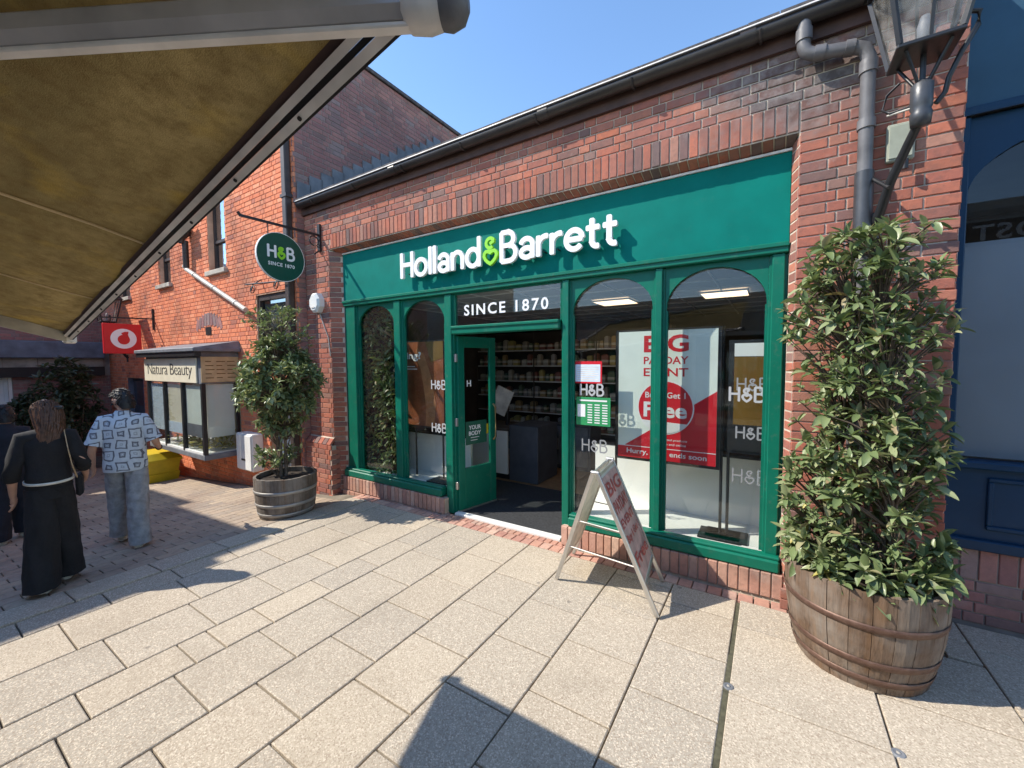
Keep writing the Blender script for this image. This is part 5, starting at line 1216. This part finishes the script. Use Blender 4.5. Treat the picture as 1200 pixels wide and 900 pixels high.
# ================================================================== PEOPLE
def ell(cx, cy, cz, rx, ry, n=22, wob=0.0, ph=0.0, tilt=0.0, frq=5):
    o = []
    for k in range(n):
        a = 2*PI*k/n; m = 1+wob*math.sin(frq*a+ph)+wob*.6*math.sin((frq+3)*a-ph*1.7)
        o.append((cx+rx*m*math.cos(a), cy+ry*m*math.sin(a), cz+tilt*math.sin(a)))
    return o
def local(mb, name, mat, parent):
    o = bpy.data.objects.new(name, mb.mesh(name, mat)); link(o, parent); return o
def skinned(name, nodes, edges, mat, parent, head=None, root=0, sub=2):
    names = list(nodes); me = bpy.data.meshes.new('tmp'); me.from_pydata([nodes[k][0] for k in names], [(names.index(a), names.index(c)) for a, c in edges], [])
    o = bpy.data.objects.new('tmp', me); COL.objects.link(o); o.modifiers.new('skin', 'SKIN').use_smooth_shade = True
    for i, k in enumerate(names):
        r = nodes[k][1]; me.skin_vertices[0].data[i].radius = r if isinstance(r, tuple) else (r, r); me.skin_vertices[0].data[i].use_root = (k == names[root])
    s = o.modifiers.new('sub', 'SUBSURF'); s.levels = sub; s.render_levels = sub
    dg = bpy.context.evaluated_depsgraph_get(); m2 = bpy.data.meshes.new_from_object(o.evaluated_get(dg)); bpy.data.objects.remove(o)
    bm = bmesh.new(); bm.from_mesh(m2)
    if head: head(bm)
    for f in bm.faces: f.smooth = True
    bm.to_mesh(m2); bm.free(); m2.materials.clear(); m2.materials.append(mat); m2.name = name
    p = bpy.data.objects.new(name, m2); link(p, parent); return p
def head_shape(c, turn, s=1.0):
    """a head with brow, nose, mouth, chin and ears, face towards +y turned by turn"""
    def go(bm):
        ret = bmesh.ops.create_uvsphere(bm, u_segments=28, v_segments=20, radius=1.0); rot = Matrix.Rotation(turn, 3, 'Z')
        for v in ret['verts']:
            x, y, z = v.co; zz = z
            w_ = .076*(1-.22*max(0, -zz)**1.5); d_ = .098*(1-.10*max(0, -zz))
            q = Vector((x*w_, y*d_, z*.118))
            if y > 0:
                fr = y*y
                if abs(x) < .26 and -.30 < z < .10: q.y += .022*fr*(1-abs(x)/.26)*(1-abs(z+.18)/.28 if z < -.02 else .55)
                if .05 < z < .20 and abs(x) > .15: q.y += .003*fr
                if -.05 < z < .06 and .2 < abs(x) < .55: q.y -= .008*fr
                if -.52 < z < -.40 and abs(x) < .35: q.y += .005*fr
                if z < -.75: q.y += .010*fr
            if abs(x) > .92 and -.25 < z < .18 and abs(y) < .35: q.x += .016*(1 if x > 0 else -1)
            v.co = rot @ (q*s)+Vector(c)
    return go
def hand(nodes, edges, wr, pos_, fdir, side, curl=.5, tag_='r'):
    """palm, four fingers and thumb grown from the wrist node"""
    f = Vector(fdir).normalized(); s_ = Vector(side).normalized(); dn_ = f.cross(s_).normalized(); P = Vector(pos_)
    nodes[tag_+'palm'] = (tuple(P+f*.05), (.030, .015)); edges.append((wr, tag_+'palm'))
    for k, ln in enumerate((.062, .072, .068, .052)):
        r0 = P+f*.088+s_*(.026-.0175*k); r1 = r0+f*ln*.5-dn_*ln*.25*curl; r3 = r1+f*ln*.35-dn_*ln*.55*curl
        a, c, d = tag_+'k%d' % k, tag_+'m%d' % k, tag_+'t%d' % k
        nodes[a] = (tuple(r0), .0095); nodes[c] = (tuple(r1), .0085); nodes[d] = (tuple(r3), .0072); edges += [(tag_+'palm', a), (a, c), (c, d)]
    t0 = P+f*.03+s_*.034; t1 = t0+f*.03+s_*.016-dn_*.012; nodes[tag_+'th0'] = (tuple(t0), .011); nodes[tag_+'th1'] = (tuple(t1), .0085); edges += [(tag_+'palm', tag_+'th0'), (tag_+'th0', tag_+'th1')]
def cloth(b, rings, sub=4, amp=.010, ph=0.0, frq=5, cap=True):
    """loft with interpolated rings and soft folds"""
    A = np.array(rings); n, k, _ = A.shape; t = np.linspace(0, n-1, (n-1)*sub+1); out = []
    for q in t:
        i = int(min(n-2, math.floor(q))); f = q-i; p0, p1, p2, p3 = A[max(i-1, 0)], A[i], A[i+1], A[min(i+2, n-1)]
        c = .5*((2*p1)+(-p0+p2)*f+(2*p0-5*p1+4*p2-p3)*f*f+(-p0+3*p1-3*p2+p3)*f**3); ctr = c.mean(0); r = c-ctr
        th = np.arange(k)*2*PI/k; zz = ctr[2]*14
        m = 1+amp*10*(.5*np.sin(frq*th+zz*.7+ph)+.3*np.sin((frq+4)*th-zz*1.3+ph*2)+.35*np.sin(2*th+zz*2.1+ph)*np.sin(zz*1.9))*.5
        out.append((ctr+r*m[:, None]).tolist())
    return b.loft(out, cap)
def person(label, loc, rz, kind, h):
    t = thing('person', label, 'person', loc, rz); k = h/1.72; W = {'man': .90, 'woman': .84, 'other': .9}[kind]
    V = lambda x, y, z: (x*k*W, y*k, z*k)
    stride = .20 if kind == 'man' else .13
    nodes = {'pel': (V(0, 0, .96), (.13*W, .10)), 'wai': (V(0, .0, 1.10), (.12*W, .09)), 'che': (V(0, -.015, 1.30), (.145*W, .10)), 'nb': (V(0, -.01, 1.44), (.065*W, .06)), 'nk': (V(0, .005, 1.50), .05), 'hd': (V(0, .015, 1.57), .055)}
    edges = [('pel', 'wai'), ('wai', 'che'), ('che', 'nb'), ('nb', 'nk'), ('nk', 'hd')]
    lx = .07 if kind == 'woman' else .10
    for s, nm in ((-1, 'l'), (1, 'r')):
        st = stride*s*(1 if kind != 'man' else -1)
        nodes[nm+'hip'] = (V(s*.085, 0, .88), .078); nodes[nm+'kn'] = (V(s*lx, st*.6+.03, .49), .054); nodes[nm+'an'] = (V(s*lx, st, .09), .036); nodes[nm+'toe'] = (V(s*lx, st+.15, .03), (.04, .025))
        edges += [('pel', nm+'hip'), (nm+'hip', nm+'kn'), (nm+'kn', nm+'an'), (nm+'an', nm+'toe')]
        nodes[nm+'sh'] = (V(s*.172, -.015, 1.385), .050)
        if kind == 'woman' and s > 0: el, wr, fd = V(.265, -.06, 1.12), V(.27, .14, .98), (-.1, .6, -.5)
        elif kind == 'man' and s > 0: el, wr, fd = V(.29, -.02, 1.12), V(.30, .17, 1.02), (0, .8, .1)
        elif kind == 'man': el, wr, fd = V(-.28, -.06, 1.10), V(-.30, .06, .90), (0, .4, -.9)
        else: el, wr, fd = V(s*.25, -.05, 1.10), V(s*.27, .06, .88), (0, .3, -.95)
        nodes[nm+'el'] = (el, .038); nodes[nm+'wr'] = (wr, (.028, .024)); edges += [('che', nm+'sh'), (nm+'sh', nm+'el'), (nm+'el', nm+'wr')]
        hand(nodes, edges, nm+'wr', wr, fd, (-s*.2, .9, .3), .6, nm)
    turn = {'man': R(42), 'woman': R(40), 'other': R(10)}[kind]; hc = V(0, .025, 1.60)
    skinned('body', nodes, edges, M['skin'], t, head_shape(hc, turn, k))
    rot = Matrix.Rotation(turn, 3, 'Z'); H0 = Vector(hc)
    def cap(rx, ry, rz_, zlow_back, zlow_front, dy=0.0):
        rings = []
        for i in range(1, 13):
            a = PI/2*(i/12); ring = []
            for j in range(36):
                th = 2*PI*j/36; back = -math.sin(th); low = zlow_front+(zlow_back-zlow_front)*max(0, min(1, (back+.35)/1.0)); w_ = 1+.025*math.sin(11*th+i*1.3)+.02*math.sin(17*th-i)
                ring.append(tuple(rot @ (Vector((rx*math.sin(a)*math.cos(th)*w_, dy+ry*math.sin(a)*math.sin(th)*w_, rz_*math.cos(a)+low*(i/12)**2))*k)+H0))
            rings.append(ring)
        return rings
    if kind == 'woman':
        b = MB(); b.loft(cap(.086, .110, .130, -.05, .045, -.006), True)
        for i in range(130):
            th = R(random.uniform(150, 390)); a0 = random.uniform(.25, 1.35); le = random.uniform(.36, .52); ph = random.uniform(0, 6.28); pts = []
            p0 = Vector((.088*math.sin(a0)*math.cos(th), -.004+.112*math.sin(a0)*math.sin(th), .130*math.cos(a0)))
            out = Vector((math.cos(th), math.sin(th), 0))
            for q in range(9):
                f = q/8; r_ = min(1, f*2.2)
                tgt = Vector((.085*math.cos(th)*(1-.25*f), -.075-.035*f+.055*math.sin(th)*(1-.5*f), 0))
                xy = Vector((p0.x, p0.y, 0)).lerp(tgt, r_)+Vector((.012*math.sin(f*9+ph), .008*math.cos(f*8+ph), 0))*f
                if f < .35: xy = xy+out*.008
                z = p0.z*(1-f)-le*f**1.1
                pts.append(tuple(Matrix.Rotation(turn*(1-.75*f), 3, 'Z') @ (Vector((xy.x, xy.y, z))*k)+H0))
            b.tube(pts, [.010, .012, .013, .013, .012, .011, .010, .007, .002], 5)
        local(b, 'hair', M['hairbrown'], t)
        b = MB(); p = rot @ (Vector((.02, -.118, .055))*k)+H0; b.box(p.x-.03, p.x+.03, p.y-.012, p.y+.012, p.z-.016, p.z+.016, .008); local(b, 'hair_clip', M['black'], t)
    else:
        b = MB(); b.loft(cap(.086, .111, .133, -.085, .055, -.004), True)
        for i in range(150):
            th = R(random.uniform(0, 360)); a0 = random.uniform(.1, 1.5); d_ = Vector((.088*math.sin(a0)*math.cos(th), .113*math.sin(a0)*math.sin(th), .132*math.cos(a0)+(-.06 if math.sin(th) < .2 else .04)*(a0/1.57)**2))
            p0 = rot @ (d_*k)+H0; dd = rot @ (Vector((d_.x*.5+random.uniform(-.02, .02), d_.y*.5+.02, d_.z*.3-.03)).normalized()*.022); b.tube([p0-dd*.3, p0+dd*.3+Vector((0, 0, .003)), p0+dd], [.008, .006, .002], 4)
        local(b, 'hair', M['hairblack'], t)
    tm = {'man': M['denim'], 'woman': M['blackcloth'], 'other': M['navycloth']}[kind]; wide_ = kind == 'woman'
    b = MB(); b.loft([ell(0, 0, .84*k, .17*k*W, .135*k, 30, .01), ell(0, 0, .95*k, .178*k*W, .13*k, 30), ell(0, 0, 1.04*k, .155*k*W, .115*k, 30)])
    for s in (-1, 1):
        st = stride*s*(1 if kind != 'man' else -1); rings = []
        for i in range(11):
            f = i/10; z = .93-f*.865; x = s*((.05+.02*f) if wide_ else (.08+.022*f)); ky = st*.6+.03
            y = ky*min(1, f*2) if f < .5 else ky+(st-ky)*(f-.5)*2
            r = (.108+.014*f) if wide_ else (.104-.012*f)
            if not wide_ and f > .85: r *= 1.04
            rings.append(ell(x*k, (y-(.03*f if wide_ else 0))*k, z*k, r*k*(.94 if wide_ else .98), r*k*1.15, 36))
        cloth(b, rings, 6, .014 if wide_ else .018, s*1.3, 6 if wide_ else 3)
    local(b, 'trousers', tm, t)
    top = {'man': M['shirt'], 'woman': M['blackcloth'], 'other': M['navycloth']}[kind]
    b = MB()
    if kind == 'man': prof = ((.845, .205, .155), (.90, .212, .158), (1.0, .205, .150), (1.12, .200, .142), (1.25, .205, .142), (1.34, .208, .135), (1.405, .175, .110), (1.45, .115, .085), (1.485, .072, .068))
    elif kind == 'woman': prof = ((.985, .165, .130), (1.01, .178, .138), (1.05, .176, .134), (1.13, .165, .120), (1.25, .178, .120), (1.34, .186, .115), (1.40, .155, .092), (1.45, .085, .07))
    else: prof = ((.84, .195, .15), (.95, .20, .15), (1.12, .195, .142), (1.25, .205, .142), (1.34, .208, .135), (1.405, .175, .11), (1.46, .10, .085), (1.50, .075, .07))
    cloth(b, [ell(0, -.012*k, z*k, rx*k*W, ry*k, 36) for z, rx, ry in prof], 4, .008, 1.0, 4)
    for s, nm in ((-1, 'l'), (1, 'r')):
        sh, el, wr = [Vector(nodes[nm+q][0]) for q in ('sh', 'el', 'wr')]; inn = Vector((-s*.12*k, 0, .005*k))
        if kind == 'man': b.tube([sh+inn, sh, sh.lerp(el, .25), sh.lerp(el, .5), sh.lerp(el, .7), sh.lerp(el, .86)], [.085*k, .076*k, .073*k, .076*k, .074*k, .080*k], 18)
        elif kind == 'woman': b.tube([sh+inn, sh, sh.lerp(el, .3), sh.lerp(el, .6), el, el.lerp(wr, .18), el.lerp(wr, .30)], [.085*k, .070*k, .060*k, .062*k, .058*k, .054*k, .050*k], 18)
        else: b.tube([sh+inn, sh, sh.lerp(el, .5), el, el.lerp(wr, .5), el.lerp(wr, .95)], [.085*k, .074*k, .062*k, .057*k, .05*k, .045*k], 16)
    local(b, {'man': 'shirt', 'woman': 'jumper', 'other': 'jacket'}[kind], top, t)
    if kind == 'woman':
        b = MB(); b.loft([ell(0, -.008*k, z*k, r*.180*k*W, r*.142*k, 36, .004, 0, .012) for z, r in ((.985, 1.0), (.986, 1.05), (1.007, 1.05), (1.008, 1.0))], False); local(b, 'belt', M['belt'], t)
        b = MB(); pts = [V(.13, .09, 1.30), V(.135, .03, 1.445), V(.14, -.07, 1.44), V(.165, -.14, 1.28), V(.19, -.14, 1.12), V(.215, -.07, 1.0)]
        for a, c in zip(pts[:-1], pts[1:]): b.beam(a, c, .024, .006, (1, 0, 0))
        local(b, 'bag_strap', M['strap'], t)
        b = MB(); b.box(.19*k*W, .25*k*W, -.02, .17, .80*k, 1.0*k, .02); local(b, 'bag', M['blackcloth'], t)
    if kind == 'man':
        wr = Vector(nodes['rwr'][0]); el = Vector(nodes['rel'][0]); p = el.lerp(wr, .86); b = MB(); b.tube([p, p+(wr-el).normalized()*.022], .034, 12); local(b, 'wrist_watch', M['black'], t)
        b = MB(); b.loft([ell(0, -.012*k, z*k, r*k*W, r*.95*k, 24) for z, r in ((1.47, .082), (1.495, .070), (1.50, .066), (1.485, .066))], False); local(b, 'collar', M['shirt'], t)
        p = rot @ (Vector((-.05, .085, .012))*k)+H0; q = rot @ (Vector((.05, .085, .012))*k)+H0
        l_ = rot @ (Vector((-.082, 0, .018))*k)+H0; r_ = rot @ (Vector((.082, 0, .018))*k)+H0
        b = MB(); b.tube([l_, p, q, r_], .004, 6); local(b, 'glasses', M['black'], t)
    for s in (-1, 1):
        st = stride*s*(1 if kind != 'man' else -1); b = MB(); rings = []
        for y, wx, hz in ((-.075, .018, .03), (-.065, .036, .055), (0, .042, .085), (.06, .044, .060), (.13, .048, .045), (.175, .036, .035), (.19, .012, .02)):
            rings.append([(s*lx*k*W+wx*math.cos(2*PI*j/14), (st+.02+y)*k, max(.004, hz/2+hz/2*math.sin(2*PI*j/14))) for j in range(14)])
        b.loft(rings); sh_ = local(b, 'shoe', M['shoe'], t)
        b = MB(); b.loft([[(s*lx*k*W+wx*math.cos(a), (st+.02+.055+.128*math.sin(a))*k, z) for a in [2*PI*j/18 for j in range(18)]] for z, wx in ((.0, .046), (.018, .050))]); local(b, 'sole', M['white'], sh_)
    return t
HD = lambda x, y: math.atan2(-x, y)
person('person in a pale patterned short sleeved shirt and grey blue jeans walking away', (-6.0, 1.48, gh(-6.0)), HD(-.93, .36), 'man', 1.72)
person('person with long brown hair in a black top and wide black trousers walking away', (-5.28, .80, gh(-5.28)), HD(-.97, .24), 'woman', 1.63)
person('person in dark clothes with short black hair further down the lane, partly hidden', (-7.85, .86, gh(-7.85)), HD(-.98, .1), 'other', 1.66)

# ================================================================== AWNING OVERHEAD AND THE FAR SIDE
aw = thing('shop_awning', 'stained yellow brown canvas awning with aluminium rails overhead', 'awning', (-1.8, -1.9, 2.8))
P = Vector((-3.32, .611, 2.053)); Q = Vector((-.505, .425, 2.385)); BD = (Q-P).normalized(); CD = Vector((0, -.96, .29)).normalized()
Q2 = Q+BD*.06
rows = []; nu, nv = 60, 40
mb = MB(); vs = []
for j in range(nv+1):
    for i in range(nu+1):
        u, v = i/nu, j/nv; p = P.lerp(Q2, u)+CD*(v*2.55)
        p.z += -.055*math.sin(PI*min(1, v*1.0))*math.sin(PI*u)+.006*math.sin(u*23+v*5)+.004*math.sin(v*31+u*11)+.006*math.sin((u*3+v)*9)
        p += Vector((0, -.012, .02))
        vs.append(tuple(p))
mb.add(vs, [(j*(nu+1)+i, j*(nu+1)+i+1, (j+1)*(nu+1)+i+1, (j+1)*(nu+1)+i) for j in range(nv) for i in range(nu)], True)
mb.build('canvas', M['canvas'], aw)
def awp(u, v, dz=-.004): 
    p = P.lerp(Q2, u)+CD*(v*2.55); p.z += -.055*math.sin(PI*v)*math.sin(PI*u)+.006*math.sin(u*23+v*5)+.004*math.sin(v*31+u*11)+.006*math.sin((u*3+v)*9); return p+Vector((0, -.012, .02+dz))
for u in (.30, .58):
    b = MB()
    for k in range(20): b.beam(awp(u, k/20), awp(u, (k+1)/20), .016, .003)
    b.build('seam', M['tan'], aw)
mid = P.lerp(Q, .55); vdir = (mid-CAMP).normalized(); ew = BD.cross(vdir).normalized()
if ew.z < 0: ew = -ew
nv_ = ew.cross(BD).normalized()
upn = nv_
def rail(name, off, w_, mat, depth, back=0.0):
    b = MB(); o = ew*off+nv_*back*(1 if nv_.dot(vdir) > 0 else -1)
    b.beam(P+o, Q2+o, depth, w_, ew); return b.build(name, mat, aw)
rail('front_rail', .0125, .0125, M['alugrey'], .020)
rail('groove', .0015, .0090, M['groove'], .016, .004)
rail('front_rail', -.0105, .0145, M['alugrey'], .022)
rail('rail_lip', -.0200, .004, M['groove'], .018, .003)
rail('shaded_hem', .0250, .012, M['boardd'], .014, .006)  # canvas hem, coloured dark to carry the shadowed band beside the rail
b = MB(); b.beam(P+BD*.005+Vector((0, .02, .004)), P+BD*.005+CD*2.5+Vector((0, 0, .004)), .03, .075, (0, 0, 1)); b.build('end_rail', M['stone'], aw)
b = MB(); b.box(P.x-.035, P.x+.02, P.y-.02, P.y+.03, P.z-.035, P.z+.03, .008); b.build('corner_cap', M['alugrey'], aw)
E0, E1 = Vector((-.405, .445, 2.392)), Vector((-1.0, .13, 2.397)); AD = (E1-E0).normalized()
b = MB(); b.beam(E0+AD*.035, E1+AD*1.6, .046, .046, (0, 0, 1), .012); b.build('folding_arm', M['armpaint'], aw)
b = MB(); s1 = AD.cross(Vector((0, 0, 1))).normalized(); b.beam(E0+AD*.035-Vector((0, 0, .026)), E1+AD*1.6-Vector((0, 0, .026)), .018, .008, (0, 0, 1), .002); b.build('arm_highlight', M['alugrey'], aw)  # paler strip painted in as the highlight along the arm's underside
for k_ in range(9):
    sc_ = P.lerp(Q2, .1+k_*.1)-ew*.0105-nv_*(.012 if nv_.dot(vdir) > 0 else -.012); b = MB(); b.tube([sc_, sc_-nv_*(.003 if nv_.dot(vdir) > 0 else -.003)], .004, 8); b.build('screw', M['groove'], aw)
b = MB(); b.tube([E0+AD*.045, E0+AD*.035, E0+AD*.01, E0-AD*.012], [.022, .031, .033, .028], 16); b.build('elbow', M['alugrey'], aw)
b = MB(); b.tube([E0-AD*.010, E0-AD*.022, E0-AD*.040, E0-AD*.048], [.029, .031, .024, .010], 16); b.build('end_cap', M['pipe'], aw)
# the buildings across the lane (behind the photographer): they shade the lane and show in the glass
ob = thing('opposite_shop', 'cream rendered shop across the lane that carries the awning', 'shop', (0, -2, 0))
box('wall', M['render'], ob, -9.2, 1.6, -6, -2.0, -.5, 3.3); box('tall_wall', M['render'], ob, 1.6, 9, -6, -2.0, -.5, 4.6); box('parapet', M['stone'], ob, 1.6, 9, -2.06, -1.999, 4.3, 4.45)
for i in range(3):
    x0 = -7.6+i*3.1; f = MB(); f.box(x0-.08, x0+2.08, -2.0, -1.93, .35, 2.5); f = f.build('window', M['white'], ob); box('pane', M['glasssky'], f, x0, x0+2.0, -1.929, -1.922, .45, 2.42)
box('sign_board', M['darkwall'], ob, 2.2, 4.6, -2.0, -1.96, 3.85, 4.25)
text('lettering', 'POST', M['letter'], ob, facing((3.42, -1.955, 4.06), (-1, 0, 0)), 1.06, .27, .02, .004, 1.1)
ob2 = thing('opposite_building', 'tall brick building further down the far side of the lane', 'building', (-11, -1.1, gh(-11)))
box('wall', M['render'], ob2, -9.6, -8.65, -6, -1.1, -.7, 5.0); box('wall', M['render'], ob2, -13, -9.6, -6, -1.1, -.7, 5.95); box('wall', M['render'], ob2, -15.3, -13.0, -6, -1.1, -.7, 6.3); box('coping', M['stone'], ob2, -9.59, -8.66, -1.4, -1.11, 5.001, 5.02)

for lab, x, y in (('small grey metal stud set in the paving in front of the large barrel', .565, 2.575), ('little grey metal clip at the slab corner by the wide joint', -.165, 2.60)):
    t = thing('ground_stud', lab, 'stud', (x, y, 0)); b = MB(); b.lathe([(.028, -.02), (.028, .002), (.022, .004), (.019, .002), (0, .002)], (x, y, 0), 14); b.build('ring', M['lead'], t)
    b = MB(); b.lathe([(.009, .0), (.009, .003), (0, .004)], (x, y, .002), 10); b.build('cap', M['concrete'], t)
